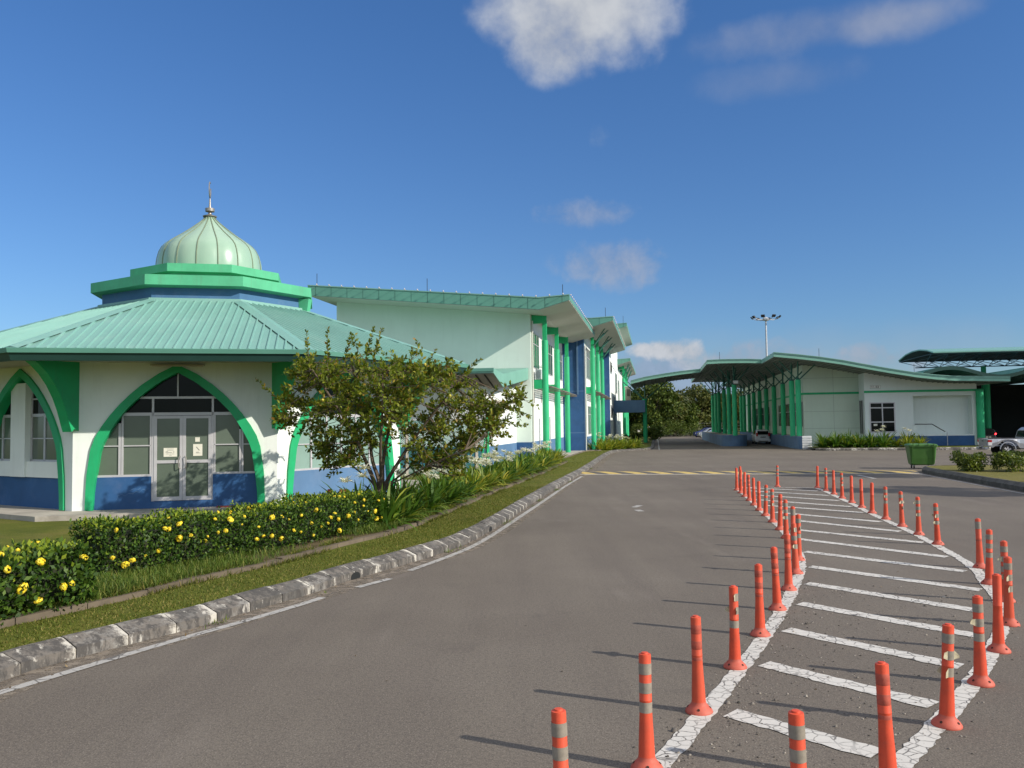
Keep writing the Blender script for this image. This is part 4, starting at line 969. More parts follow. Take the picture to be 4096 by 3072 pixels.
# ------------------------------------------------------------------ terminal hall with covered bays
th = thing('terminal_hall', 'low pale terminal hall with wavy teal roof over rows of green columns', 'building', ST(17, 76.5), -AN)
SM, S2, S3 = 73.6, 82.0, 94.0
main = [(3094, 1409.5), (3190, 1418), (3280, 1428), (3370, 1441), (3460, 1457.6), (3560, 1475), (3663, 1491), (3745, 1500), (3820, 1505), (3897, 1505.5), (4041, 1507)]
MP = [RS(a, b, SM) for a, b in main]
mid = [(2827, 1441), (2880, 1438), (2930, 1437), (2990, 1436.5), (3040, 1438)]
QP = [RS(a, b, S2) for a, b in mid]; QP[-1] = (MP[0][0]+.0, QP[-1][1])
br = [(2522, 1523), (2580, 1508), (2660, 1494), (2730, 1484), (2802, 1476)]
BP = [RS(a, b, S3) for a, b in br]; BP[-1] = (QP[0][0], BP[-1][1])
def wave(P_, s0, s1, thick=.36, lip=.10):
    top = [(t, z) for t, z in P_]; bot = [(t, z-thick) for t, z in reversed(P_)]
    r_ = MB().fprism(FCS, top+bot, s0, s1).build('roof', m_fasc2, th)
    MB().fprism(FCS, [(t, z-.13) for t, z in P_]+[(t, z-.15) for t, z in reversed(P_)], s0-.012, s0-.002).build('fascia_line', m_gut, r_)
    MB().fprism(FCS, [(t, z+.035) for t, z in P_]+[(t, z-.02) for t, z in reversed(P_)], s0-.05, s0+.1).build('fascia_cap', m_roof, r_)
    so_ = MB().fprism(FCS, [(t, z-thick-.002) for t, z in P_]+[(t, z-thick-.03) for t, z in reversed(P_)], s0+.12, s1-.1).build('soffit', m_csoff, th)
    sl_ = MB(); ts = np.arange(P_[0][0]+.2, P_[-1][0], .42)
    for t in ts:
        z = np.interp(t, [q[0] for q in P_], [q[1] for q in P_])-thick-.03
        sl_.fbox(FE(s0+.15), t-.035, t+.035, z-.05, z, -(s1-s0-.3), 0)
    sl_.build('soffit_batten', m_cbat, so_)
    return r_
ra = wave(MP, SM, 130); rb_ = wave(QP, S2, 118); rcn = wave(BP, S3, 105.5)
for (t_, z_), s_ in ((MP[2], SM+.4), (MP[6], SM+.4), (QP[1], S2+.5)): MB().tube([ST(t_, s_, z_-.1), ST(t_, s_, z_+.75)], .018, 6).build('lightning_rod', m_black, ra)
zmain = lambda t: float(np.interp(t, [q[0] for q in MP], [q[1] for q in MP]))-.39
SW, SL = 76.5, 78.5
tl = RS(3213, 1600, SL)[0]; tc = RS(3458, 1600, SW)[0]; tr = RS(3908, 1600, SW)[0]
ts = np.linspace(tl, tc+.5, 8); MB().fprism(FCS, [(tl, 0)]+[(tc+.5, 0)]+[(t, zmain(t)) for t in reversed(ts)], SL, 128).build('wall', m_cwall, th)
ts = np.linspace(tc, tr, 14)
b = MB(); F = FE(SW)
rec0, rec1 = RS(3652, 1600, SW)[0], RS(3887, 1600, SW)[0]; zr0, zr1 = RS(3700, 1737, SW)[1], RS(3700, 1583, SW)[1]
top = [(t, zmain(t)) for t in reversed(ts)]
b.fprism(F, [(tc, 0), (rec0, 0), (rec0, zmain(rec0))]+[q for q in top if q[0] < rec0], -24, 0)
b.fprism(F, [(rec0+.0005, 0), (rec1, 0), (rec1, zr0), (rec0+.0005, zr0)], -24, 0)
b.fprism(F, [(rec0+.0005, zr1), (rec1, zr1), (rec1, zmain(rec1))]+[q for q in top if rec0 < q[0] < rec1]+[(rec0+.0005, zmain(rec0))], -24, 0)
b.fprism(F, [(rec1+.0005, 0), (tr, 0), (tr, zmain(tr)), (rec1+.0005, zmain(rec1))], -24, 0)
b.build('front_wall', m_cwall2, th)
MB().fbox(F, rec0-.1, rec1+.1, zr0-.1, zr1+.1, -1.0, -.9).build('recessed_wall', m_cwall2, th)
d = MB(); d.fbox(F, tc, tr-.3, 0, RS(3462, 1745.7, SW)[1], .0, .02); d.build('dado', m_blue, th)
zb = RS(3500, 1567, SW)[1]
d = MB(); d.fbox(F, tc-.02, tr+.5, zb-.09, zb+.09, .0, .06); d.fbox(FE(SL), tl-.5, tc-.001, zb-.09, zb+.09, 0, .06); d.fbox(FF(tl), SL, 128, zb-.09, zb+.09, -.06, .0); d.build('green_band', m_green, th)
d = MB(); d.fbox(FF(tl), SL-.06, 128, zb-.09, zb+.09, -.06, 0)
j = MB(); um = RS(3334, 1600, SL)[0]
zs_ = [RS(3334, y, SL)[1] for y in (1511, 1645, 1713)]
for z_ in zs_: j.fbox(FE(SL), tl+.02, tc, z_-.012, z_+.012, .001, .004)
j.fbox(FE(SL), um-.012, um+.012, .3, zmain(um)-.1, .001, .005); j.build('panel_joint', m_joint, th)
# windows of the hall
w0, w1 = RS(3480, 1640, SW)[0], RS(3578, 1640, SW)[0]; zt_, zz1, zz2, zbt = (RS(3530, y, SW)[1] for y in (1611, 1631, 1688, 1728))
window(F, w0, w1, zbt, zt_, 2, (zz2, zz1), th, fr=m_alu, gl=m_gdark, fw=.09)
MB().fbox(F, w0+.25, w0+.55, zz2-.32, zz2-.16, .021, .024).build('sticker', m_paper, th)
for i in range(9):
    s_ = SL+2.2+i*5.1; wq = window(Fr(ST(tl-.02, 0), uV, -rV), s_, s_+2.8, 1.9, 4.1, 3, (3.3,), th, gl=m_gdark)
window(Fr(ST(tl-.02, 0), uV, -rV), SL+.25, SL+1.6, 1.9, 4.1, 3, (), th, gl=m_gdark)
wq = window(Fr(ST(tc-.02, 0), uV, -rV), SW+.5, SW+1.7, 1.2, 4.1, 2, (), th, gl=m_gdark)
MB().lathe(ST(tr+.15, SW-.2, 0), [(.0, .1), (.30, .1), (.30, zb-.05), (0, zb-.05)], 20).build('column', m_col, th)
# platforms (blue islands)
zi = 1.10
pf = [ST(6.45, 124, 0), ST(6.45, 88.0, 0)]+[ST(7.7-1.25*math.cos(a), 88.0-1.7*math.sin(a), 0) for a in np.linspace(.15, math.pi-.15, 12)]+[ST(8.95, 88.0, 0), ST(8.95, 124, 0)]
pi_ = thing('loading_island', 'blue rounded loading island under the canopy, nearer the road', 'platform', ST(8, 100), -AN)
mb_ = MB(); k = len(pf); mb_.add([(p.x, p.y, -.02) for p in pf]+[(p.x, p.y, zi) for p in pf], [(i, (i+1) % k, (i+1) % k+k, i+k) for i in range(k)]); mb_.build('side', M('island_blue', (.07, .13, .23), .7, .2, .8, (.14, .17, .22), .5, True), pi_, norm=False)
mb_ = MB(); mb_.add([(p.x, p.y, zi) for p in pf], [tuple(range(k))]); mb_.build('top', m_conc, pi_, norm=False)
colA = [V(2400+x/2.458, 1200+y/2.458, 1) for x, y in ((1320, 835), (1262, 862), (1215, 885), (1180, 910), (1148, 925), (1118, 940))]
colB = [V(2400+x/2.458, 1200+y/2.458, 1) for x, y in ((1945, 785), (1882, 797), (1795, 828), (1707, 853), (1632, 877), (1567, 895), (1510, 912), (1464, 930), (1415, 942), (1385, 950))]
cpos = []
for c_, Z_, tt in ((colA, 6.05, 7.7), (colB, 5.95, None)):
    for i, v in enumerate(c_):
        y = (Z_-CH)/(v.z-CH); P = Vector((v.x*y, y, 0)); t_, s_ = P.dot(rV), P.dot(uV)
        if tt: P = ST(tt+(0), s_ if True else 0)
        cpos.append((P, Z_, tt is not None, i))
for P, Z_, isA, i in cpos:
    z0 = zi
    MB().lathe(P, [(.0, z0-.05), (.23, z0-.05), (.23, Z_), (0, Z_)], 18).build('column', m_col, th)
    ca = MB(); t_, s_ = P.dot(rV), P.dot(uV)
    rz = lambda t, s: (zmain(t) if t > MP[0][0] else float(np.interp(t, [q[0] for q in QP], [q[1] for q in QP]))-.39)
    for dt, ds in ((1.5, .3), (-1.5, .3), (.3, 1.4), (-.2, -1.4), (0, 0)): ca.tube([P+ZV*(Z_-.1), ST(t_+dt, s_+ds, rz(t_+dt, s_+ds))], .055, 6)
    ca.lathe(P+ZV*(Z_), [(0, 0), (.16, 0), (.12, .18), (0, .18)], 10)
    ca.build('branch_strut', m_strut, th)
tB = min(P.dot(rV) for P, _, a, i in cpos if not a)
pb = thing('loading_platform', 'blue raised platform along the terminal hall behind the white car', 'platform', ST(12, 100), -AN)
s0 = 78.4
print('tB', tB, tl)
pf = [ST(12.0, 84), ST(11.85, 77.0), ST(12.0, 75.8), ST(12.4, 75.3), ST(tl+.1, 75.6), ST(tl, SL-.02), ST(tl, 127.5), ST(12.0, 127.5)]
mb_ = MB(); k = len(pf); mb_.add([(p.x, p.y, -.02) for p in pf]+[(p.x, p.y, zi) for p in pf], [(i, (i+1) % k, (i+1) % k+k, i+k) for i in range(k)]); mb_.build('side', bpy.data.materials['island_blue'], pb, norm=False)
mb_ = MB(); mb_.add([(p.x, p.y, zi) for p in pf], [tuple(range(k))]); mb_.build('top', m_conc, pb, norm=False)
wb = MB(); fw_ = Fr(ST(12.55, 75.25), rV, -uV)
for i in range(5): wb.fbox(fw_, -.36, .42, .12+i*.21, .26+i*.21, 0, .10)
wb.fbox(fw_, -.33, .39, 0, 1.12, -.05, .02); wb.build('striped_end', [m_wcar], pb)
# floodlights on the end column
P = cpos[0][0]
fd = thing('floodlight', 'grey floodlight on top of the sunlit end column of the hall', 'floodlight', P+ZV*5.95, -AN)
MB().box(P+ZV*6.32-uV*.3+rV*.15, (.5, .22, .34), -AN).build('housing', m_galv, fd, bevel=.03); MB().box(P+ZV*6.30-uV*.415+rV*.15, (.42, .02, .26), -AN).build('lens', m_clear, fd); MB().tube([P+ZV*5.9, P+ZV*6.2-uV*.25+rV*.1], .03, 6).build('arm', m_galv, fd)
# handrail
hr = thing('handrail', 'thin dark handrail bending down beside the recessed hall wall', 'handrail', F.p(RS(3700, 1700, SW)[0], 0, .3), -AN)
q = [RS(a, b, SW-.4) for a, b in ((3659, 1697), (3728, 1696.5), (3781, 1727))]
MB().tube([ST(t, SW-.4, z) for t, z in q], .04, 6).build('rail', m_black, hr)
MB().tube([ST(q[-1][0]+.15, SW-.4, .2), ST(q[-1][0]+.15, SW-.4, q[-1][1])], .035, 6).build('post', m_galv, hr)
# block sign
sg0, sz0 = RS(3480, 1555, SW); sg1, sz1 = RS(3521, 1541, SW)
sg = thing('block_sign', 'small grey sign lettered BLOK BLOCK C1 on the hall wall', 'sign', F.p((sg0+sg1)/2, sz0, .05), -AN)
MB().fbox(F, sg0, sg1, sz0, sz1, .002, .03).build('board', m_dsign, sg); 
ed = MB(); w_ = .012
for r_ in ((sg0, sg1, sz0, sz0+w_), (sg0, sg1, sz1-w_, sz1), (sg0, sg0+w_, sz0+w_, sz1-w_), (sg1-w_, sg1, sz0+w_, sz1-w_), (sg0+(sg1-sg0)*.5-w_/2, sg0+(sg1-sg0)*.5+w_/2, sz0+w_, sz1-w_)): ed.fbox(F, *r_, .03, .034)
ed.build('border', m_ink, sg)
def text(s_, u, z, size, par, name='lettering', mt=m_ink, n=.034, bold=.0):
    cu = bpy.data.curves.new(name, 'FONT'); cu.body = s_; cu.size = size; cu.extrude = .002; cu.offset = bold
    o = bpy.data.objects.new(name, cu); dg = bpy.context.evaluated_depsgraph_get()
    col.objects.link(o); dg.update(); me = bpy.data.meshes.new_from_object(o.evaluated_get(dg)); bpy.data.objects.remove(o)
    me.transform(Matrix((rV, ZV, -uV)).transposed().to_4x4()); me.transform(Matrix.Translation(F.p(u, z, n)))
    me.materials.clear(); me.materials.append(mt); return link(name, me, par)
hS = sz1-sz0; wS = sg1-sg0
text('BLOK', sg0+wS*.06, sz0+hS*.55, hS*.42, sg, bold=.0); text('BLOCK', sg0+wS*.06, sz0+hS*.14, hS*.36, sg, bold=.0); text('C1', sg0+wS*.55, sz0+hS*.20, hS*.86, sg, bold=.01)
# verge in front of the hall
vp = [ST(12.6, 71.6), ST(13.6, 71.0), ST(20, 70.9), ST(32, 70.9), ST(60, 70.9)]
vq = resample(vp, .5)
gk = MB(); kerb_mesh(gk, vq, 1, 2, 0, .2, .2, True)
struct(kerb_build(gk, 'hall_kerb', m_kerb))
vv = MB(); ribbon(vv, offset(vq, .18), [ST(p.dot(rV), 76.4) for p in vq], 0, .19, .19); struct(vv.build('hall_verge', m_lawn, norm=False))

# ------------------------------------------------------------------ bus shed roofs at the right
bs = thing('bus_shed', 'high vaulted teal bus shed roof carried on dark steel trusses', 'shed', ST(40, 95), -AN)
T0s = 27.3
sA = [(90, 9.1), (92, 9.45), (94.5, 9.72), (97, 9.75), (99.5, 9.6), (102.3, 9.15)]
# profile along the road, swept across
MB().fprism(Fr(ST(0, 0), uV, rV), [(s, z+.02) for s, z in sA]+[(s, z-.1) for s, z in reversed(sA)], T0s, 75).build('vault_roof', m_roof, bs)
MB().fprism(Fr(ST(0, 0), uV, rV), [(s, z-.12) for s, z in sA]+[(s, z-.16) for s, z in reversed(sA)], T0s+.1, 74.9).build('vault_lining', M('dark_lining', (.03, .055, .06), .8, .1), bs)
tr_ = MB()
for t_ in np.arange(T0s, 75, 1.6):
    for s_ in (90.5, 102):
        tr_.tube([ST(t_, s_, 8.95), ST(t_+.8, 96, 7.9)], .035, 5); tr_.tube([ST(t_+.8, 96, 7.9), ST(t_+1.6, s_, 8.95)], .035, 5)
    tr_.tube([ST(t_, 90.5, 8.95), ST(t_, 102, 8.95)], .03, 5)
for s_, z_ in ((90.5, 8.95), (102, 8.95), (96, 7.9)): tr_.tube([ST(T0s, s_, z_), ST(75, s_, z_)], .06, 6)
tr_.build('truss', m_truss, bs)
for t_ in (34, 46, 58, 70): MB().tube([ST(t_, 96, 0), ST(t_, 96, 7.9)], .25, 12).build('column', m_col, bs)
ls = thing('bus_bay', 'dark bus bay under a lower wavy teal roof right of the hall', 'shed', ST(35, 88), -AN)
lw = []
for t_ in np.arange(tr+.9-4.0, 72, .5):
    ph = (t_-25.6)/8.2*2*math.pi; lw.append((t_, 6.62+.42*math.cos(ph)))
MB().fprism(FCS, lw+[(t, z-.10) for t, z in reversed(lw)], 80, 104).build('wave_roof', m_roof, ls)
sr_ = MB()
for t_ in np.arange(lw[0][0], 72, .35):
    z_ = np.interp(t_, [a for a, _ in lw], [b for _, b in lw]); sr_.fbox(FE(80), t_-.02, t_+.02, z_+.001, z_+.03, -24, 0)
sr_.build('roof_rib', m_fasc, ls)
MB().fprism(FCS, [(t, z+.02) for t, z in lw]+[(t, z-.30) for t, z in reversed(lw)], 79.9, 79.98).build('fascia', m_gut, ls)
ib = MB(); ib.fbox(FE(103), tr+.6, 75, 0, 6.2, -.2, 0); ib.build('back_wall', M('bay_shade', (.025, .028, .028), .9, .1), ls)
for t_ in (31.4, 39, 47): MB().lathe(ST(t_, 88, 0), [(0, 0), (.28, 0), (.28, 6.2), (0, 6.2)], 14).build('column', m_col, ls)
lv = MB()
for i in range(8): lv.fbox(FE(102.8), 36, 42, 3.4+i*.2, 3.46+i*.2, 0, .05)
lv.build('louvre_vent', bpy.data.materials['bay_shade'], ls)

# ------------------------------------------------------------------ high mast light
P = V(3073, 1640, 140); P.z = 0; zt_ = V(3073, 1268, 140).z
hmst = thing('high_mast', 'tall grey lighting mast with a ring of floodlights behind the canopy', 'light mast', P)
MB().tube([P, P+ZV*zt_*.5, P+ZV*zt_], [.26, .2, .13], 10).build('mast', m_galv, hmst)
MB().lathe(P+ZV*(zt_-.6), [(0, 0), (.5, 0), (.55, .3), (.2, .6), (0, .6)], 14).build('head', m_galv, hmst)
for i in range(8):
    a = 2*math.pi*i/8+.3; d_ = Vector((math.cos(a), math.sin(a), 0)); zz = zt_-.2
    f_ = MB(); f_.tube([P+ZV*(zz-.2), P+d_*1.5+ZV*(zz-.25), P+d_*2.1+ZV*(zz+.0)], .05, 6); am = f_.build('lamp_arm', m_galv, hmst)
    F_ = Fr(P+d_*2.25+ZV*(zz+.15), Vector((-d_.y, d_.x, 0)), (d_*.75+ZV*-.66), (d_*.66+ZV*.75)); MB().fbox(F_, -.30, .30, -.22, .22, -.08, .10).build('floodlight', m_black, am)

# ------------------------------------------------------------------ vehicles
def wheel(P, ax, r_, w_, par):
    """ax: axle direction pointing outward"""
    ax = Vector(ax).normalized(); up = ZV; fo = up.cross(ax)
    def L(prof, seg, mt, name, p2):
        m_ = MB(); vs = []
        for rr, d in prof:
            for k in range(seg):
                t = 2*math.pi*k/seg; vs.append(P+ax*d+(fo*math.cos(t)+up*math.sin(t))*rr)
        m_.add(vs, [(i*seg+k, i*seg+(k+1) % seg, (i+1)*seg+(k+1) % seg, (i+1)*seg+k) for i in range(len(prof)-1) for k in range(seg)], 0, True); return m_.build(name, mt, p2)
    ty = L([(r_*.62, w_*.42), (r_*.86, w_*.5), (r_*.97, w_*.42), (r_, w_*.2), (r_, -w_*.3), (r_*.9, -w_*.5), (r_*.3, -w_*.5)], 24, m_rubber, 'wheel', par)
    L([(r_*.64, w_*.40), (r_*.60, w_*.46), (r_*.57, w_*.36), (r_*.2, w_*.2), (0, w_*.2)], 24, m_black, 'rim_well', ty)
    sp = MB()
    for k in range(6):
        a = 2*math.pi*k/6+.4; d_ = fo*math.cos(a)+up*math.sin(a); e_ = ax.cross(d_)
        vs = [P+ax*w_*.33+d_*r_*.1-e_*r_*.09, P+ax*w_*.33+d_*r_*.1+e_*r_*.09, P+ax*w_*.42+d_*r_*.6+e_*r_*.15, P+ax*w_*.42+d_*r_*.6-e_*r_*.15]
        sp.add(vs+[v-ax*.03 for v in vs], [(0, 1, 2, 3), (0, 4, 5, 1), (1, 5, 6, 2), (2, 6, 7, 3), (3, 7, 4, 0)])
    sp.build('rim', m_alu, ty)
def loft(mb, secs, mi=0, smooth=False):
    k = len(secs[0]); vs = [p for s_ in secs for p in s_]
    fs = [(i*k+j, i*k+(j+1) % k, (i+1)*k+(j+1) % k, (i+1)*k+j) for i in range(len(secs)-1) for j in range(k)]
    fs += [tuple(range(k)), tuple((len(secs)-1)*k+j for j in range(k-1, -1, -1))]
    mb.add(vs, fs, mi, smooth); return mb
def hatchback(name, label, paint, loc, rz, lit=False, group=None):
    """x forward, rear at x=0"""
    o = thing(name, label, 'car', loc, rz, group); W_ = wmat(o)
    def pt(x, y, z): return W_ @ Vector((x, y, z))
    L_, hw = 3.75, .83
    low = [(.0, .30, .60, .92), (.06, .24, .66, .98), (.35, .22, .80, 1.0), (1.2, .20, .83, 1.0), (2.6, .20, .83, .98), (3.2, .21, .81, .93), (3.6, .24, .74, .82), (3.75, .32, .60, .66)]
    b = MB(); secs = []
    for x, z0, w_, zt in low:
        secs.append([pt(x, -w_*.92, z0), pt(x, w_*.92, z0), pt(x, w_, z0+.18), pt(x, w_, zt-.22), pt(x, w_*.95, zt-.02), pt(x, w_*.80, zt+.02), pt(x, -w_*.80, zt+.02), pt(x, -w_*.95, zt-.02), pt(x, -w_, zt-.22), pt(x, -w_, z0+.18)])
    loft(b, secs, 0, False); b.build('body', paint, o)
    cab = [(.05, .70, .94, .72, 1.0), (.16, .62, 1.36, .74, .98), (.40, .60, 1.51, .76, .98), (1.2, .60, 1.55, .78, .98), (1.9, .58, 1.52, .78, .97), (2.75, .55, 1.06, .74, .95), (2.95, .55, .96, .74, .94)]
    secs = []
    for x, wt, zt, wb_, zb_ in cab: secs.append([pt(x, -wb_, zb_-.06), pt(x, wb_, zb_-.06), pt(x, wb_*.99, zb_), pt(x, wt+.03, zt-.06 if zt > 1.1 else zt-.01), pt(x, wt-.08, zt), pt(x, -wt+.08, zt), pt(x, -wt-.03, zt-.06 if zt > 1.1 else zt-.01), pt(x, -wb_*.99, zb_)])
    b = MB(); loft(b, secs); b.build('cabin', paint, o)
    g_ = MB(); g_.add([pt(-.0, -.60, 1.03), pt(-.0, .60, 1.03), pt(.135, .53, 1.40), pt(.135, -.53, 1.40)], [(0, 1, 2, 3)]); g_.add([pt(.03, -.60, 1.03), pt(.03, .60, 1.03), pt(.165, .53, 1.40), pt(.165, -.53, 1.40)], [(3, 2, 1, 0)]); g_.build('rear_window', m_gdark, o, norm=False)
    for sy in (-1, 1):
        g_ = MB(); g_.add([pt(.45, sy*.79, 1.02), pt(2.55, sy*.79, 1.0), pt(1.95, sy*.655, 1.44), pt(.55, sy*.66, 1.44)], [(0, 1, 2, 3)]); g_.build('side_window', m_gdark, o, norm=False)
        tl_ = MB(); tl_.fbox(Fr(pt(-.015, sy*.62, 0), W_.to_3x3() @ Vector((0, 1, 0)), W_.to_3x3() @ Vector((-1, 0, 0))), -.10 if not lit else -.05, .10 if not lit else .05, .84 if not lit else .98, 1.22 if not lit else 1.10, -.12, .0); tl_.build('tail_light', m_taillit if lit else m_tail, o)
        mr = MB(); mr.fbox(Fr(pt(2.35, sy*.86, 0), W_.to_3x3() @ Vector((0, 1, 0)), W_.to_3x3() @ Vector((-1, 0, 0))), -.1, .1, .98, 1.12, -.05, .05); mr.build('mirror', paint, o)
        for x in (.62, 3.05): wheel(pt(x, sy*.72, .29), W_.to_3x3() @ Vector((0, sy, 0)), .29, .19, o)
        hl = MB(); hl.fbox(Fr(pt(3.70, sy*.55, 0), W_.to_3x3() @ Vector((0, 1, 0)), W_.to_3x3() @ Vector((1, 0, 0))), -.14, .14, .60, .74, -.06, .0); hl.build('headlight', m_clear, o)
    B = Fr(pt(-.02, 0, 0), W_.to_3x3() @ Vector((0, 1, 0)), W_.to_3x3() @ Vector((-1, 0, 0)))
    MB().fbox(B, -.78, .78, .28, .52, -.12, .04).build('bumper', paint, o, bevel=.03)
    MB().fbox(B, -.26, .26, .70, .82, -.02, .022).build('plate', m_black, o); ch = MB()
    for i in range(7):
        if i != 3: ch.fbox(B, -.21+i*.065, -.175+i*.065, .73, .79, .0225, .024)
    ch.build('plate_characters', m_paper, o)
    MB().fbox(B, -.5, .5, .30, .36, .0405, .045).build('bumper_grille', m_black, o)
    return o
hd = math.atan2(uV.y, uV.x)
P = U(3053, 1777)
hatchback('parked_car', 'white hatchback seen from behind in the lane between the blue platforms', m_wcar, P, hd)
for i, (px, py, mt, lb_, rz) in enumerate(((2800, 1748, m_bcar, 'dark blue car, leftmost of the cars parked beyond the loading island', 2.9), (2817, 1750, m_scar, 'silver car parked in the middle beyond the loading island', 2.9), (2836, 1756, m_wcar, 'white car parked nearest behind the loading island', 2.9))):
    P = U(px, py); o = hatchback('parked_car', lb_, mt, P+rV*(2.6), rz if False else math.pi-AN+.25, group='cars parked beyond the loading island')
# dark car with lit tail lamps in the bus bay
P = V(3954, 1760, 76); P.z = 0
hatchback('parked_car', 'black car with lit red tail lamps in the shade behind the pickup', m_kcar, P, hd, True)

def pickup():
    P = U(4030, 1823); o = thing('pickup_truck', 'silver pickup truck cut by the right edge of the photograph', 'pickup truck', P+uV*.82-rV*1.18, -AN)
    W_ = wmat(o); Rm = W_.to_3x3()
    def pt(x, y, z): return W_ @ Vector((x, y, z))
    hw = .92; b = MB()
    # bed: side walls, floor; then front body under the cab
    for sy in (-1, 1):
        y0 = sy*hw; secs = []
        for x, z0, z1 in ((.06, .62, 1.06), (.3, .52, 1.08), (.62, .72, 1.09), (.85, .92, 1.09), (1.18, 1.0, 1.09), (1.5, .92, 1.09), (1.74, .72, 1.09), (1.9, .48, 1.09), (2.25, .46, 1.09)):
            yo = y0+sy*(.05 if .6 < x < 1.8 else 0)
            secs.append([pt(x, y0-sy*.12, z0), pt(x, yo-sy*.03, z0), pt(x, yo+sy*.0, (z0+z1)/2), pt(x, y0-sy*.02, z1-.04), pt(x, y0-sy*.05, z1), pt(x, y0-sy*.12, z1)])
        loft(b, secs)
    b.add([pt(.06, -hw+.1, .62), pt(.06, hw-.1, .62), pt(2.25, hw-.1, .62), pt(2.25, -hw+.1, .62)], [(0, 1, 2, 3)])
    secs = []
    for x, z0, zt, w_ in ((2.27, .44, 1.10, .91), (2.4, .42, 1.1, .92), (4.2, .42, 1.1, .93), (4.3, .8, 1.1, .93), (4.9, .85, 1.08, .92), (5.15, .45, 1.02, .88), (5.3, .45, .92, .82)):
        secs.append([pt(x, -w_, z0), pt(x, w_, z0), pt(x, w_+.01, .78), pt(x, w_-.02, zt-.05), pt(x, w_-.08, zt), pt(x, -w_+.08, zt), pt(x, -w_+.02, zt-.05), pt(x, -w_-.01, .78)])
    loft(b, secs); b.build('body', m_scar, o)
    secs = []
    for x, zt, wt in ((2.30, 1.14, .84), (2.42, 1.62, .72), (2.62, 1.78, .68), (3.3, 1.82, .68), (3.75, 1.78, .68), (4.35, 1.2, .78), (4.5, 1.08, .84)):
        secs.append([pt(x, -.87, 1.05), pt(x, .87, 1.05), pt(x, wt+.03, zt-.07), pt(x, wt-.06, zt), pt(x, -wt+.06, zt), pt(x, -wt-.03, zt-.07)])
    c = MB(); loft(c, secs); c.build('cab', m_scar, o)
    gl_ = MB(); gl_.add([pt(2.288, -.68, 1.18), pt(2.288, .68, 1.18), pt(2.395, .60, 1.58), pt(2.395, -.60, 1.58)], [(0, 1, 2, 3)]); gl_.build('rear_window', m_gdark, o, norm=False)
    for sy in (-1, 1):
        for a, bb, c_, d_ in ((2.55, 3.28, 3.28, 2.66), (3.38, 4.25, 3.8, 3.38)):
            gl_ = MB(); gl_.add([pt(a, sy*.885, 1.12), pt(bb, sy*.885, 1.12), pt(c_, sy*.725, 1.68), pt(d_, sy*.725, 1.68)], [(0, 1, 2, 3)]); gl_.build('side_window', m_gdark, o, norm=False)
        tl_ = MB(); tl_.fbox(Fr(pt(.10, sy*(hw-.02), 0), Rm @ Vector((1, 0, 0)), Rm @ Vector((0, sy, 0))), -.06, .16, .66, .86, -.1, .03); tl_.build('tail_lens', m_clear, o, bevel=.01)
        tl_ = MB(); tl_.fbox(Fr(pt(.10, sy*(hw-.02), 0), Rm @ Vector((1, 0, 0)), Rm @ Vector((0, sy, 0))), -.06, .17, .865, 1.02, -.1, .03); tl_.build('tail_light', m_tail, o, bevel=.01)
        for x in (1.18, 4.40): wheel(pt(x, sy*.80, .37), Rm @ Vector((0, sy, 0)), .37, .25, o)
        ar = MB(); ar.tube([pt(1.18+.46*math.cos(a), sy*(hw+.035), .40+.46*math.sin(a)) for a in np.linspace(0.05, math.pi-.05, 12)], .03, 6); ar.build('wheel_arch', m_scar, o)
        MB().fbox(Fr(pt(2.78, sy*.95, 0), Rm @ Vector((1, 0, 0)), Rm @ Vector((0, sy, 0))), -.11, .11, .93, .98, -.03, .0).build('door_handle', m_black, o)
        jn = MB()
        for x in (2.33, 3.33, 4.15): jn.fbox(Fr(pt(x, sy*.945, 0), Rm @ Vector((1, 0, 0)), Rm @ Vector((0, sy, 0))), -.008, .008, .5, 1.06, -.03, .0)
        jn.build('door_gap', m_black, o)
        MB().fbox(Fr(pt(3.0, sy*.93, 0), Rm @ Vector((1, 0, 0)), Rm @ Vector((0, sy, 0))), -.75, 1.1, .36, .42, -.05, .06).build('side_step', m_black, o)
    B = Fr(pt(.04, 0, 0), Rm @ Vector((0, 1, 0)), Rm @ Vector((-1, 0, 0)))
    MB().fbox(B, -.74, .74, .60, 1.08, -.05, .0).build('tailgate', m_scar, o, bevel=.015); MB().fbox(B, -.12, .12, .92, .98, .0, .012).build('tailgate_handle', m_black, o)
    MB().fbox(B, -.80, .80, .42, .56, -.05, .14).build('bumper', m_galv, o, bevel=.03); MB().fbox(B, -.26, .26, .45, .54, .141, .15).build('plate', m_black, o)
    tr2 = MB(); tr2.tube([pt(.05, -.87, 1.1), pt(2.2, -.87, 1.1)], .025, 6); tr2.tube([pt(.05, .87, 1.1), pt(2.2, .87, 1.1)], .025, 6); tr2.build('bed_rail', m_black, o)
pickup()

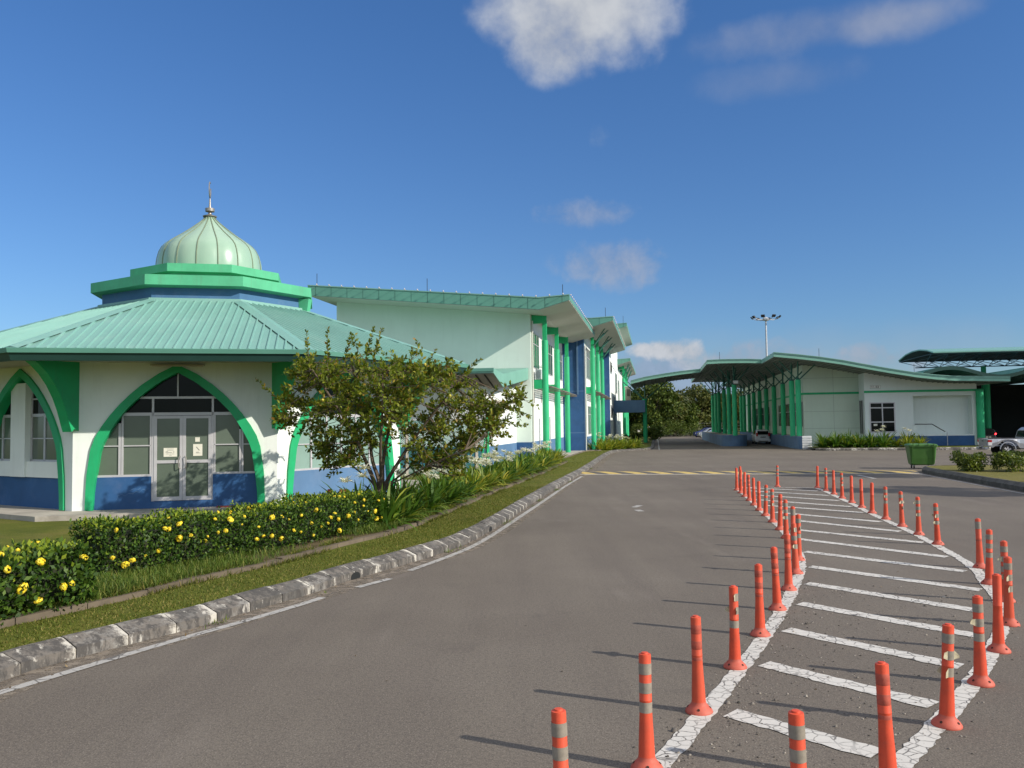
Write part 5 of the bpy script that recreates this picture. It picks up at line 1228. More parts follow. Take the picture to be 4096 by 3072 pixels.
# ------------------------------------------------------------------ wheeled bin
P = U(3686, 1874)
bn = thing('waste_bin', 'green four-wheeled waste bin standing at the tip of the island', 'bin', P, R(-13))
W_ = wmat(bn); pt = lambda x, y, z: W_ @ Vector((x, y, z))
def ringb(z, hx, hy, c=.06): return [pt(-hx+c, -hy, z), pt(hx-c, -hy, z), pt(hx, -hy+c, z), pt(hx, hy-c, z), pt(hx-c, hy, z), pt(-hx+c, hy, z), pt(-hx, hy-c, z), pt(-hx, -hy+c, z)]
b = MB(); loft(b, [ringb(.20, .50, .36), ringb(.26, .56, .42), ringb(.55, .60, .47), ringb(1.15, .66, .53), ringb(1.17, .70, .57), ringb(1.22, .70, .57)])
b.build('tub', m_bin, bn)
for x in (-.52, .52): b = MB(); b.add([pt(x-.03, -.475, .3), pt(x+.03, -.475, .3), pt(x+.03, -.60, 1.16), pt(x-.03, -.60, 1.16), pt(x-.03, -.40, .3), pt(x+.03, -.40, .3), pt(x+.03, -.5, 1.16), pt(x-.03, -.5, 1.16)], [(0, 1, 2, 3), (0, 3, 7, 4), (1, 5, 6, 2), (3, 2, 6, 7)]); b.build('rib', m_bin, bn)
b = MB(); loft(b, [ringb(1.222, .72, .58), ringb(1.25, .72, .58), ringb(1.31, .66, .50), ringb(1.33, .5, .38)]); b.build('lid', m_bin, bn)
for x in (-.5, -.22, .22, .5): MB().box(pt(x, -.585, 1.29), (.035, .05, .12), R(-13)).build('lid_hook', m_bin, bn)
for sx in (-1, 1):
    for sy in (-1, 1):
        wheel(pt(sx*.42, sy*.30, .09), W_.to_3x3() @ Vector((1, 0, 0)), .09, .05, bn); MB().box(pt(sx*.42, sy*.30, .18), (.09, .07, .07), R(-13)).build('caster_fork', m_galv, bn)

bn.scale = (.91, .91, .90)
# ------------------------------------------------------------------ right hand island
ti, se = 11.45, 41.9
ip = [ST(ti, s) for s in (-30, 0, 10, 20, 30, 36, 39)]+[ST(ti+.15, 40.6), ST(ti+.6, 41.5), ST(ti+1.4, se), ST(ti+4, se+.1), ST(ti+25, se+.2)]
iq = resample(smooth_path(ip, 1), .5); ik = MB(); kerb_mesh(ik, iq, -1, 2, 0, .26, .2)
struct(ik.build('island_kerb', M('dark_kerb', (.085, .08, .07), .9, .4, 3, (.2, .19, .16), .5, bump=.5, bscale=20, kind='Position')))
iv = MB(); inn2 = offset(iq, -.18); far2 = [ST(max(p.dot(rV), ti+25), min(p.dot(uV), se)) for p in inn2]; ribbon(iv, inn2, far2, 0, .24, .24); struct(iv.build('island_lawn', m_dry, norm=False))
q = [ST(ti-.28, s, .007) for s in np.linspace(-10, 40, 26)]; el = MB(); ribbon(el, offset(q, .05), offset(q, -.05), 0, .007, .007); struct(el.build('island_edge_line', m_edge, norm=False))

# ------------------------------------------------------------------ planting
def cluster_leaves(centers, radii, per, L0, L1, up=.3):
    C = np.array(centers); Rr = np.array(radii); n = len(C)*per
    idx = np.repeat(np.arange(len(C)), per); d = unit(rng.normal(size=(n, 3))); rr = rng.random(n)**.45
    P = C[idx]+d*Rr[idx]*rr[:, None]
    D = d*.6+rng.normal(size=(n, 3))*.6+np.array([0, 0, up]); L = rng.uniform(L0, L1, n)
    return P, D, L
def hedge_leaves(path, w_, h_, z0, n, L0, L1):
    """leaves over the faces of a clipped hedge following path (front line); body to the left"""
    pts = resample(path, .05); o_ = np.array([tuple(p) for p in pts]); nr = np.array([tuple(q-p) for p, q in zip(pts, offset(pts, 1.0))])
    m_ = len(pts); i = rng.integers(0, m_, n); f = rng.random(n)
    per = np.where(f < .46, 0, np.where(f < .80, 1, 2))
    a = rng.random(n); dep = np.abs(rng.normal(size=n))*.05
    wob = .04*np.sin(i*.35)+.03*np.sin(i*.13+2); hob = .05*np.sin(i*.21+1)+.04*np.sin(i*.09)
    d_ = np.where(per == 0, dep+wob, np.where(per == 1, a*w_, w_-dep)); z = np.where(per == 1, h_-dep*.9+hob, a**.8*(h_+hob))
    ends = rng.random(n) < .08; i = np.where(ends, np.where(rng.random(n) < .5, 0, m_-1), i); d_ = np.where(ends, rng.random(n)*w_, d_); z = np.where(ends, rng.random(n)*(h_), z)
    bul = .10*np.sin(np.clip(z/h_, 0, 1)*math.pi); P = o_[i]+nr[i]*(d_-np.where(per == 0, bul, 0))[:, None]; P[:, 2] = z0+z
    P += rng.normal(size=(n, 3))*.03
    out = np.where((per == 0)[:, None], -nr[i], np.where((per == 1)[:, None], np.array([0, 0, 1.]), nr[i]))
    D = rng.normal(size=(n, 3))*.55+out*.35+np.array([0, 0, .35]); N = out+rng.normal(size=(n, 3))*.5
    return P, D, rng.uniform(L0, L1, n), N, ((per == 1) & (dep < .06)) | (rng.random(n) < .04)
def flower_mesh(mt, k=16, r_=.055, seed=0):
    k = n = 76; d = unit(rng.normal(size=(n, 3))*[1, 1, .8]+[0, 0, .25]); P = d*r_*rng.uniform(.75, 1, n)[:, None]
    parts = []
    for a in range(2):
        D = unit(np.cross(d, rng.normal(size=(n, 3)))); Vn, Q = leaf_arrays(P-D*.018, D, np.full(n, .036), np.full(n, .024), .1, nrm=d); parts.append((Vn, Q, 0))
    Vn, Q, _ = merge(parts); me = np_mesh('flower_cluster', Vn, Q, mt); return me
fl_proto = [flower_mesh(m_yel) for _ in range(4)]; red_proto = flower_mesh(m_red)
fl_data = [o.data for o in fl_proto]; red_data = red_proto.data
for o in fl_proto+[red_proto]: bpy.data.objects.remove(o)
def hedge(label, path, w_, h_, z0, n, nf, L0, L1, fl_pos):
    c0 = path[0]; o = thing('flowering_hedge', label, 'hedge', (c0.x, c0.y, z0), 0, 'clipped hedges with yellow flowers')
    P, D, L, N, yg = hedge_leaves(path, w_, h_, z0, n, L0, L1)
    Va, Qa = leaf_arrays(P, D, L, L*.55, .18, nrm=N); me = np_mesh('foliage', Va, Qa, [m_hedge, m_young], o, mi=yg & (rng.random(n) < .55))
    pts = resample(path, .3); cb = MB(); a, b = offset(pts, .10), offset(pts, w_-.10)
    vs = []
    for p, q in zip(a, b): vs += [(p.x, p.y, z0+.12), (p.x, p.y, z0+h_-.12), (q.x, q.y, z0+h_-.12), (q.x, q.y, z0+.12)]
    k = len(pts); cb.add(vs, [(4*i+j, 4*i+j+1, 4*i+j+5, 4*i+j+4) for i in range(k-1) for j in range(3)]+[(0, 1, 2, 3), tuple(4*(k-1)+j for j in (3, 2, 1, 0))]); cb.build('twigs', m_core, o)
    pts = resample(path, .05); ofs = offset(pts, 1.0)
    for (f, zz, dd, sc_, red) in fl_pos:
        i = min(len(pts)-1, int(f*(len(pts)-1))); nrm = ofs[i]-pts[i]; Pq = pts[i]+nrm*(dd-.10*math.sin(min(1, zz)*math.pi) if dd < .05 else dd)
        x = bpy.data.objects.new('flower_cluster', red_data if red else random.choice(fl_data)); col.objects.link(x); x.parent = o
        x.location = Vector((Pq.x-c0.x, Pq.y-c0.y, zz*h_+.0)); x.scale = (sc_*random.uniform(.6, 1.0), sc_*random.uniform(.6, .9), sc_*random.uniform(.45, .8)); x.rotation_euler = (random.uniform(0, 1), random.uniform(-1, 1), random.uniform(0, 6))
        if red: x['label'] = 'red flower cluster low on the hedge'
h1 = resample(smooth_path([Vector((-8.6, 5.2, .2)), Vector((-6.9, 7.3, .2)), Vector((-5.75, 9.3, .2)), Vector((-5.2, 10.45, .2))], 2), .05)
h2 = resample(smooth_path([Vector((-5.75, 12.0, .2)), Vector((-4.65, 13.6, .2)), Vector((-3.55, 15.9, .2)), Vector((-2.78, 18.3, .2))], 2), .05)
random.seed(3)
f1 = [(.55+.44*(i+random.random())/17, random.uniform(.2, .9), -.05, random.uniform(.9, 1.5), False) for i in range(17)]+[(random.uniform(.5, 1), 1.02, random.uniform(.1, .8), random.uniform(.6, 1), False) for _ in range(9)]+[(.66, .22, -.06, 1.2, True)]
f2 = [((i+random.random())/54, random.uniform(.2, .97), -.05, random.choice((.55, .7, .8, 1.0, 1.25)), False) for i in range(54)]+[(random.random(), 1.03, random.uniform(.05, .8), random.uniform(.5, .95), False) for _ in range(26)]
hedge('short leafy hedge with large yellow flowers, cut by the left edge of the photograph', h1, .85, .70, .2, 13000, 0, .055, .095, f1)
hedge('longer clipped hedge dotted with yellow flowers, running up to the small tree', h2, .85, .72, .2, 22000, 0, .04, .075, f2)

# spider lilies
def lily_mesh(n, L0, L1, mt):
    a = rng.uniform(0, 2*math.pi, n); tilt = rng.uniform(.2, 1.3, n)
    D = np.column_stack([np.cos(a)*np.sin(tilt), np.sin(a)*np.sin(tilt), np.cos(tilt)]); P = np.column_stack([np.cos(a)*.10*rng.random(n), np.sin(a)*.10*rng.random(n), np.zeros(n)])
    Vn, Q = blades(P, D, rng.uniform(L0, L1, n), rng.uniform(.075, .12, n), rng.uniform(.18, .55, n), 6)
    return Vn, Q
def lily_flower(n=3):
    parts = []
    for i in range(n):
        a = rng.uniform(0, 6.28); b = np.array([[math.cos(a)*.05, math.sin(a)*.05, .0]]); d = np.array([[math.cos(a)*.2, math.sin(a)*.2, 1]])
        L = rng.uniform(.80, 1.0); Vn, Q = blades(b, d, np.array([L]), np.array([.018]), np.array([.02]), 3); parts.append((Vn, Q, 1))
        tip = (b+unit(d)*L)[0]; k = 42; aa = rng.uniform(0, 6.28, k); D = np.column_stack([np.cos(aa)*.8, np.sin(aa)*.8, rng.uniform(.1, 1.0, k)])
        Vn, Q = blades(np.repeat(tip[None], k, 0), D, rng.uniform(.13, .22, k), np.full(k, .030), rng.uniform(.5, 1.0, k), 3); parts.append((Vn, Q, 0))
    return merge(parts)
lv_data = []
for j in range(6):
    Vn, Q = lily_mesh(66, .65, 1.12, None); o = np_mesh('leaves', Vn, Q, m_lily if j < 3 else m_lily2, smooth=True); lv_data.append(o.data); bpy.data.objects.remove(o)
lf_data = []
for j in range(3):
    Vn, Q, mi = lily_flower(3); o = np_mesh('flower_head', Vn, Q, [m_lilyf, m_lily], mi=mi); lf_data.append(o.data); bpy.data.objects.remove(o)
random.seed(5)
def lily(P, sc_, lab, grp, yellow, flower):
    o = thing('spider_lily', lab, 'plant', P, random.uniform(0, 6.28), grp); o.scale = (sc_, sc_, sc_*random.uniform(.88, 1.1))
    x = bpy.data.objects.new('leaves', random.choice(lv_data[3:] if yellow else lv_data[:3])); col.objects.link(x); x.parent = o
    if flower:
        for _ in range(flower):
            x = bpy.data.objects.new('flower_head', random.choice(lf_data)); col.objects.link(x); x.parent = o; x.rotation_euler = (random.uniform(-.2, .2), random.uniform(-.2, .2), random.uniform(0, 6)); x.scale = (1.05,)*3
ELr = [p for p in EP if 17.8 < p.y < 49]
row = resample(ELr, .98); fr_, bk_ = offset(row, .55), offset(row, 1.15)
def lab_l(kind, i, side): return f"{kind} spider lily clump, {ordn(i)} in the {side} line counting from the citrus tree"
for i, p in enumerate(fr_):
    y = random.random() < (.08 if p.y < 26 else .45); f = 0
    kind = 'yellowing' if y else 'deep green'
    lily(Vector((p.x+random.uniform(-.1, .1), p.y+random.uniform(-.1, .1), .19)), random.uniform(.80, 1.0), lab_l(kind, i, 'kerb-side'), 'spider lilies along the drain edging', y, f)
for i, p in enumerate(bk_):
    y = random.random() < (.05 if p.y < 26 else .32); f = (1 if random.random() < .55 else 0)
    if 22 < p.y < 36: f = 2 if (int(p.y*1.7) % 3) else 1
    kind = ('yellowing' if y else 'deep green')+(' flowering' if f else '')
    lily(Vector((p.x+random.uniform(-.15, .15), p.y+random.uniform(-.1, .1), .17)), random.uniform(.92, 1.15), lab_l(kind, i, 'inner'), 'spider lilies along the drain edging', y, f)
fr2 = resample([ST(-4.0, 71.2, .15), ST(-2.6, 73.4, .15), ST(-1.2, 75.6, .15)], .62)
for ln in range(2):
    for i, p in enumerate(offset(fr2, .65+.8*ln)):
        lily(Vector((p.x, p.y, .15)), random.uniform(1.0, 1.25), f"{'flowering ' if ln else ''}yellow-green spider lily, {ordn(i)} from the left in the {'rear' if ln else 'front'} line at the kerb corner", 'spider lilies at the far kerb corner', True, 1 if ln else 0)
for ln in range(2):
    for i in range(9):
        t_ = 13.4+i*.92+ln*.4; 
        if i in (6,) and ln == 0: continue
        lily(ST(t_, 72.6+ln*1.3, .19), random.uniform(1.25, 1.6)*(.8 if i > 5 and ln == 0 else 1), f"spider lily clump, {ordn(i)} from the end column in the {'wall-side' if ln else 'kerb-side'} line before the hall", 'spider lilies in front of the terminal hall', i > 5, 1 if (i in (5, 7) and ln) else 0)

# citrus tree
TY = 19.5
tp = V(1517, 2075, TY); tp.z = .2
ct = thing('citrus_tree', 'small spreading citrus tree with upright shoots in front of the prayer hall', 'tree', tp)
tk = MB(); nodes = []
def limb(pts, r0, r1, mb, seg=7):
    pts = smooth_path([Vector(p) for p in pts], 2); n = len(pts); mb.tube(pts, [r0+(r1-r0)*i/(n-1) for i in range(n)], seg); nodes.extend(pts[2:]); return pts
b0 = Vector((tp.x, tp.y, .15)); b1 = b0+Vector((.02, 0, .45))
tk.tube([b0-ZV*.05, b0+ZV*.06, b0+ZV*.3, b1], [.15, .12, .10, .10], 10)
def TP(px, py, dy=0): return V(px, py, TY+dy)
random.seed(9)
for pts, r0 in (((TP(1500, 1930), TP(1465, 1850, -.2), TP(1420, 1740, -.5), TP(1330, 1600, -.8), TP(1250, 1480, -.9)), .065), ((TP(1520, 1925), TP(1485, 1840, .2), TP(1480, 1720, .3), TP(1430, 1560, .3), TP(1400, 1430, .4)), .06),
                ((TP(1530, 1930), TP(1530, 1840, .3), TP(1560, 1700, .6), TP(1600, 1560, .8), TP(1640, 1440, .8)), .06), ((TP(1540, 1935), TP(1580, 1870, -.1), TP(1650, 1760, -.3), TP(1760, 1620, -.6), TP(1850, 1500, -.7)), .06),
                ((TP(1545, 1945), TP(1640, 1900, -.5), TP(1760, 1840, -.9), TP(1860, 1800, -1.1)), .02), ((TP(1540, 1945), TP(1620, 1890, .8), TP(1760, 1740, 1.2), TP(1950, 1640, 1.3), TP(2050, 1600, 1.3)), .03),
                ((TP(1500, 1935), TP(1430, 1880, .6), TP(1330, 1800, 1.0), TP(1250, 1650, 1.2)), .026), ((TP(1525, 1930), TP(1520, 1800, -.7), TP(1530, 1650, -1.0), TP(1530, 1480, -1.1)), .05)):
    limb([b1-ZV*.1]+list(pts), r0, .014, tk)
cl = [(1235, 1440, 70), (1330, 1450, 80), (1450, 1440, 90), (1570, 1440, 80), (1690, 1440, 80), (1790, 1470, 70), (1220, 1540, 75), (1320, 1540, 95), (1440, 1540, 100), (1560, 1540, 100), (1690, 1545, 100), (1800, 1575, 85), (1900, 1630, 55),
      (1190, 1620, 60), (1270, 1640, 90), (1380, 1640, 100), (1500, 1640, 100), (1640, 1650, 100), (1770, 1660, 100), (1890, 1670, 80), (1960, 1650, 42), (1330, 1730, 80), (1440, 1740, 90), (1660, 1750, 95), (1780, 1760, 90), (1880, 1740, 70), (1985, 1700, 36),
      (1350, 1840, 60), (1430, 1820, 55), (1690, 1840, 80), (1780, 1840, 70), (1800, 1870, 40), (1140, 1690, 35), (2070, 1610, 40), (1500, 1600, 80), (1600, 1700, 70), (1550, 1660, 80), (1700, 1690, 80), (1420, 1680, 80), (1860, 1790, 45), (1300, 1790, 45)]
cen, twig_from = [], []
for px, py, r_ in cl:
    if py < 1500: py += 48
    for k in range(10):
        dx, dy_ = random.gauss(0, .5)*r_, random.gauss(0, .5)*r_; ex = max(.25, 1-abs(px-1560)/600-abs(py-1600)/600); dep = random.uniform(-1, 1)*2.1*ex
        cen.append(TP(px+dx, py+dy_, dep))
lp_, ld_, ll_ = [], [], []
for c in cen:
    nn = min(nodes, key=lambda q: (q-c).length); mid_ = (nn+c)/2+Vector((random.gauss(0, .05), random.gauss(0, .05), -.04)); tk.tube([nn, mid_, c], [.010, .007, .004], 4)
    for k in range(4):
        d_ = Vector((random.gauss(0, 1), random.gauss(0, 1), random.gauss(.45, .7))).normalized(); Lt = random.uniform(.18, .38); e = c+d_*Lt
        tk.tube([c, e], [.004, .002], 3)
        nl = random.randint(10, 14)
        for q in range(nl):
            f = (q+.5)/nl; side = Vector((random.gauss(0, 1), random.gauss(0, 1), random.gauss(0, 1))); side = (side-d_*side.dot(d_)).normalized()
            lp_.append(c+d_*Lt*f); ld_.append(side*.8+d_*.6+ZV*.1); ll_.append(random.uniform(.08, .125))
for (x0, y0), (x1, y1), dy_ in (((1240, 1480), (1225, 1325), -.9), ((1310, 1480), (1312, 1308), -.7), ((1370, 1480), (1407, 1335), -.6), ((1455, 1460), (1495, 1310), -.4), ((1490, 1460), (1528, 1312), -.5), ((1420, 1440), (1440, 1370), .3), ((1640, 1480), (1652, 1388), -.3), ((1700, 1480), (1745, 1392), .2), ((1520, 1500), (1528, 1435), .4),
                            ((1850, 1500), (1925, 1432), -.6), ((1130, 1610), (1022, 1516), -.3), ((1250, 1650), (1130, 1590), -.5), ((1990, 1610), (2120, 1668), -.2), ((1960, 1690), (2112, 1702), .2), ((1900, 1700), (2045, 1745), -.4), ((1950, 1600), (1990, 1545), .3), ((1400, 1830), (1290, 1835), -.5), ((1340, 1800), (1300, 1860), -.4), ((1760, 1860), (1825, 1868), -.9), ((2000, 1640), (2060, 1600), .5), ((1240, 1520), (1180, 1470), -.6)):
    A, B = TP(x0, y0, dy_), TP(x1, y1, dy_); nn = min(nodes, key=lambda q: (q-A).length); tk.tube([nn, A, (A+B)/2, B], [.014, .010, .007, .003], 5); d_ = (B-A).normalized()
    Lt = (B-A).length; nl = int(Lt*62)
    for q in range(nl):
        f = random.uniform(.0, 1); side = Vector((random.gauss(0, 1), random.gauss(0, 1), random.gauss(0, 1))); side = (side-d_*side.dot(d_)).normalized()
        lp_.append(A+(B-A)*f); ld_.append(side*.8+d_*.75); ll_.append(random.uniform(.085, .13)*(1.1-.4*f))
tk.build('trunk', m_bark, ct)
P, D, L = np.array([tuple(p) for p in lp_]), np.array([tuple(p) for p in ld_]), np.array(ll_)
Va, Qa = leaf_arrays(P, D, L, L*.52, .2); np_mesh('crown', Va, Qa, m_citrus, ct)
fr = MB()
for px, py, dy_ in ((1800, 1583, -1.6), (1700, 1458, -1.0), (1290, 1600, -1.3)): 
    c = TP(px, py, dy_); f_ = MB(); f_.lathe(c, [(0, -.035), (.02, -.028), (.033, 0), (.022, .026), (0, .034)], 10); f_.build('fruit', M('lime_fruit', (.42, .36, .05), .5, .1), ct)

# pipes and dark plant behind the hedge
for i, (px, lab, mt, r_) in enumerate(((1318, 'dark red tapered stub, leftmost of three behind the hedge', m_clay, .055), (1367, 'orange pipe stub, middle one of three behind the hedge', m_orange, .06), (1384, 'orange pipe stub, nearest the tree of three behind the hedge', m_orange, .06))):
    P = V(px, 1990, 20.6); P.z = .15; zt_ = V(px, 1957, 20.6).z
    t_ = thing('pipe_stub', lab, 'pipe', P, 0, 'pipe stubs behind the hedge'); MB().lathe(P, [(r_*1.25 if i == 0 else r_, 0), (r_ if i else r_*.8, zt_-.15), (r_*.7, zt_-.15), (r_*.65, zt_-.3)], 14).build('tube', mt, t_)
    MB().lathe(P+ZV*(zt_-.24), [(r_*1.0, 0), (r_*1.08, .01), (r_*1.08, .05), (r_*.98, .06)], 14).build('collar', mt, t_)
P = V(1425, 2000, 20.4); P.z = .15
o = thing('strappy_shrub', 'dark strap-leaved shrub between the pipe stubs and the citrus tree', 'plant', P); Vn, Q = lily_mesh(60, .6, 1.15, None); o.scale = (1, 1, 1)
x = np_mesh('leaves', Vn, Q, leafmat('dark_strap', [(0, (.015, .035, .012)), (1, (.04, .06, .02))], .15)); x.parent = o

# chain-link fence by the annex
fn_ = thing('chain_fence', 'green chain-link fence with concrete post behind the citrus tree', 'fence', V(1900, 1900, 37), -AN)
def PF(px, y, z): p = V(px, 1700, y); return Vector((p.x, p.y, z))
A, B = PF(1600, 37.5, 0), PF(1950, 39.0, 0); d_ = (B-A).normalized(); Fz = Fr(A, d_, Vector((d_.y, -d_.x, 0)))
L_ = (B-A).length; m_ = MB(); m_.add([Fz.p(0, .2), Fz.p(L_, .2), Fz.p(L_, 2.6), Fz.p(0, 2.6)], [(0, 1, 2, 3)]); m_.build('mesh', m_chain, fn_, norm=False)
for u, mt in ((L_-.55, m_conc), (.3, m_conc), (L_, m_green)): MB().fbox(Fz, u-.06, u+.06, .1, 2.75, -.06, .06).build('post', mt, fn_)
MB().tube([Fz.p(0, 2.6), Fz.p(L_, 2.6)], .02, 6).build('top_rail', m_galv, fn_)
MB().tube([Fz.p(L_-.6, 2.0), Fz.p(L_-2.2, .2)], .035, 6).build('brace', m_strut, fn_)
MB().tube([Fz.p(L_-.1, 1.8), Fz.p(L_-.45, .2)], .03, 6).build('brace', m_green, fn_)
ap = MB(); ap.add([ST(-22, 38.5, .165), ST(-8.2, 38.5, .165), ST(-8.2, 42.6, .165), ST(-22, 42.6, .165)], [(0, 1, 2, 3)]); struct(ap.build('apron', m_conc, norm=False))

# trees
def make_tree(name, label, P, h_, rad_, mt, nleaf=5000, lsize=.35, trunk=.22, base=.2, group=None, nclump=26, seed=0, squash=.8, twig=True):
    random.seed(seed); o = thing(name, label, 'tree', P, 0, group); tk_ = MB(); P = Vector(P)
    hc = h_*base; zc = P.z+hc+(h_-hc)*.5; hh = (h_-hc)*.5
    tk_.tube([P-ZV*.1, P+ZV*hc*.6, P+ZV*(hc+hh*.6)+Vector((random.gauss(0, .2), random.gauss(0, .2), 0))], [trunk, trunk*.8, trunk*.35], 8)
    cs, rs = [], []
    for i in range(nclump):
        a = random.uniform(0, 2*math.pi); e = random.uniform(-1, 1); rr = random.uniform(.35, .85)
        c = Vector((P.x+rad_*rr*math.cos(a)*math.sqrt(1-e*e*.6), P.y+rad_*rr*math.sin(a)*math.sqrt(1-e*e*.6), zc+hh*.85*e)); cs.append(tuple(c)); rs.append(rad_*random.uniform(.22, .42))
        if i < 9: tk_.tube([P+ZV*(hc*random.uniform(.6, 1.3)), (P+ZV*hc+c)/2+ZV*.2, c], [trunk*.35, trunk*.2, .03], 5)
    tk_.build('trunk', m_barkd, o)
    n = nleaf; idx = rng.integers(0, nclump, n); C = np.array(cs)[idx]; Rr = np.array(rs)[idx]
    d = unit(rng.normal(size=(n, 3))+[0, 0, .25]); Pn = C+d*(Rr*rng.random(n)**.35)[:, None]*[1, 1, squash]
    D = d*.7+rng.normal(size=(n, 3))*.7; L = rng.uniform(.6, 1.3, n)*lsize
    Va, Qa = leaf_arrays(Pn, D, L, L*.6, .15, nrm=d+rng.normal(size=(n, 3))*.5); np_mesh('crown', Va, Qa, mt, o); return o
def far(px, py, y): p = V(px, py, y); return Vector((p.x, p.y, .1))
ft = [(2535, 152, 8.5, 4.0, m_far, 'dark bushy tree just right of the office block'), (2610, 150, 9.7, 4.4, m_far, 'tallest dense tree, in the gap right of the green bridge column'), (2668, 156, 7.6, 3.8, m_far2, 'medium olive tree, right of the tallest tree'), (2722, 160, 6.2, 3.4, m_far, 'low bushy tree under the coconut palm'),
      (2790, 165, 9.2, 4.6, m_far2, 'rounded olive tree, right of the coconut palm'), (2860, 168, 8.0, 4.4, m_far, 'dark tree seen left of the first canopy column'), (2925, 172, 8.0, 4.6, m_far2, 'olive tree glimpsed between the nearer canopy columns'), (2990, 176, 8.4, 4.6, m_far, 'dark tree glimpsed between the two column rows')]
for i, (px, y, h_, r_, mt, lab) in enumerate(ft): make_tree('broadleaf_tree', lab, far(px, 1740, y), h_, r_, mt, 7500, .48, .25, .12, 'trees beyond the end of the road', 34, i+20)
for i, (px, y, h_, r_) in enumerate(((2480, 170, 7, 4.5), (3060, 180, 7.5, 4.5), (3120, 185, 7, 4.5))): make_tree('broadleaf_tree', ['distant tree mostly hidden behind the office block', 'distant tree mostly hidden behind the middle canopy columns', 'distant tree mostly hidden behind the nearest canopy columns'][i], far(px, 1740, y), h_, r_, m_far, 4000, .5, .25, .12, 'trees beyond the end of the road', 24, i+50)
# understorey
for i, (px, y, h_, r_, lab) in enumerate(((2560, 146, 2.0, 2.2, 'low shrub at the foot of the dark bushy tree'), (2640, 147, 2.2, 2.4, 'low shrub below the tallest tree'), (2700, 150, 2.4, 2.6, 'low shrub below the olive tree'), (2760, 153, 2.2, 2.8, 'low shrub below the coconut palm'), (2600, 110, 1.7, 1.3, 'rounded dark shrub behind the green bridge column'), (2622, 118, 1.9, 1.2, 'reddish-green shrub right of the green bridge column'), (2530, 105, 1.2, 1.0, 'small dark shrub on the grass by the bridge column'))):
    make_tree('shrub', lab, far(px, 1740, y), h_, r_, m_far, 1800, .22, .06, .05, 'shrubs below the far trees', 14, i+70)
P = far(2722, 1740, 158); cp_ = thing('coconut_palm', 'coconut palm standing above the low trees', 'palm', P); zt_ = V(2722, 1600, 158).z
MB().tube([P, P+ZV*zt_*.5+Vector((.3, 0, 0)), P+ZV*zt_], [.2, .15, .12], 8).build('trunk', m_barkd, cp_)
top = np.array([P.x, P.y, zt_]); prt = []
for k in range(22):
    a = 2*math.pi*k/22+random.uniform(-.15, .15); el = random.uniform(-.2, 1.2); d = np.array([math.cos(a)*math.cos(el), math.sin(a)*math.cos(el), math.sin(el)]); p = top.copy(); Lf = random.uniform(2.0, 2.9)
    for q in range(12):
        p = p+d*Lf/12; d = d-np.array([0, 0, .12]); d /= np.linalg.norm(d); sd = np.cross(d, [0, 0, 1]); sd /= np.linalg.norm(sd)+1e-6
        for s_ in (-1, 1):
            D = (sd*s_*.8+d*.5+np.array([0, 0, -.35]))[None]; Va, Qa = leaf_arrays(np.array([p]), D, np.array([.75*(1-abs(q-5)/11)]), np.array([.14]), .1); prt.append((Va, Qa, 0))
Va, Qa, _ = merge(prt); np_mesh('fronds', Va, Qa, m_palm, cp_)
# end of the road: far kerb, grass and thin posts
fk = MB(); kq = resample([ST(-3, 157.5), ST(30, 157.5), ST(60, 157.5)], 1.0); kerb_mesh(fk, kq, 1, 2, 0, .22, .3, True); struct(kerb_build(fk, 'far_kerb', m_kerb))
fv = MB(); fv.add([ST(-60, 157.7, .19), ST(160, 157.7, .19), ST(160, 400, .19), ST(-60, 400, .19)], [(0, 1, 2, 3)]); struct(fv.build('far_grass', m_lawn, norm=False))
fc = thing('wire_fence', 'wire fence on thin pale posts before the far trees', 'fence', ST(10, 163), -AN)
for t_ in range(-4, 44, 4): MB().box(ST(t_, 163, 1.2), (.12, .12, 2.4), -AN).build('post', m_conc, fc)
w_ = MB()
for z_ in (.6, 1.2, 1.8, 2.3): w_.tube([ST(-4, 163, z_), ST(40, 163, z_)], .012, 4)
w_.build('wire', m_galv, fc)
# far building between the trees
fb = thing('far_building', 'pale distant building with a reddish edge behind the far trees', 'building', ST(9, 235), -AN)
pL = V(2520, 1600, 235); pR = V(2700, 1600, 235)
MB().fbox(Fr(Vector((0, 235, 0)), (1, 0, 0), (0, -1, 0)), pL.x, pR.x, 0, V(2690, 1592, 235).z, -12, 0).build('wall', m_bldg, fb)
MB().fbox(Fr(Vector((0, 235, 0)), (1, 0, 0), (0, -1, 0)), pL.x-.5, pR.x+.8, V(2690, 1592, 235).z, V(2690, 1580, 235).z, -12, .8).build('roof', m_soffw, fb)
MB().fbox(Fr(Vector((0, 235, 0)), (1, 0, 0), (0, -1, 0)), pR.x-.02, pR.x+.4, 4, V(2690, 1580, 235).z-.3, -2, .4).build('red_edge', m_pink, fb)
w_ = MB()
for x_ in np.arange(pL.x+1, pR.x-1, 3): w_.fbox(Fr(Vector((0, 235, 0)), (1, 0, 0), (0, -1, 0)), x_, x_+1.6, 6.5, 8, .01, .03)
w_.build('window', m_gblue, fb)
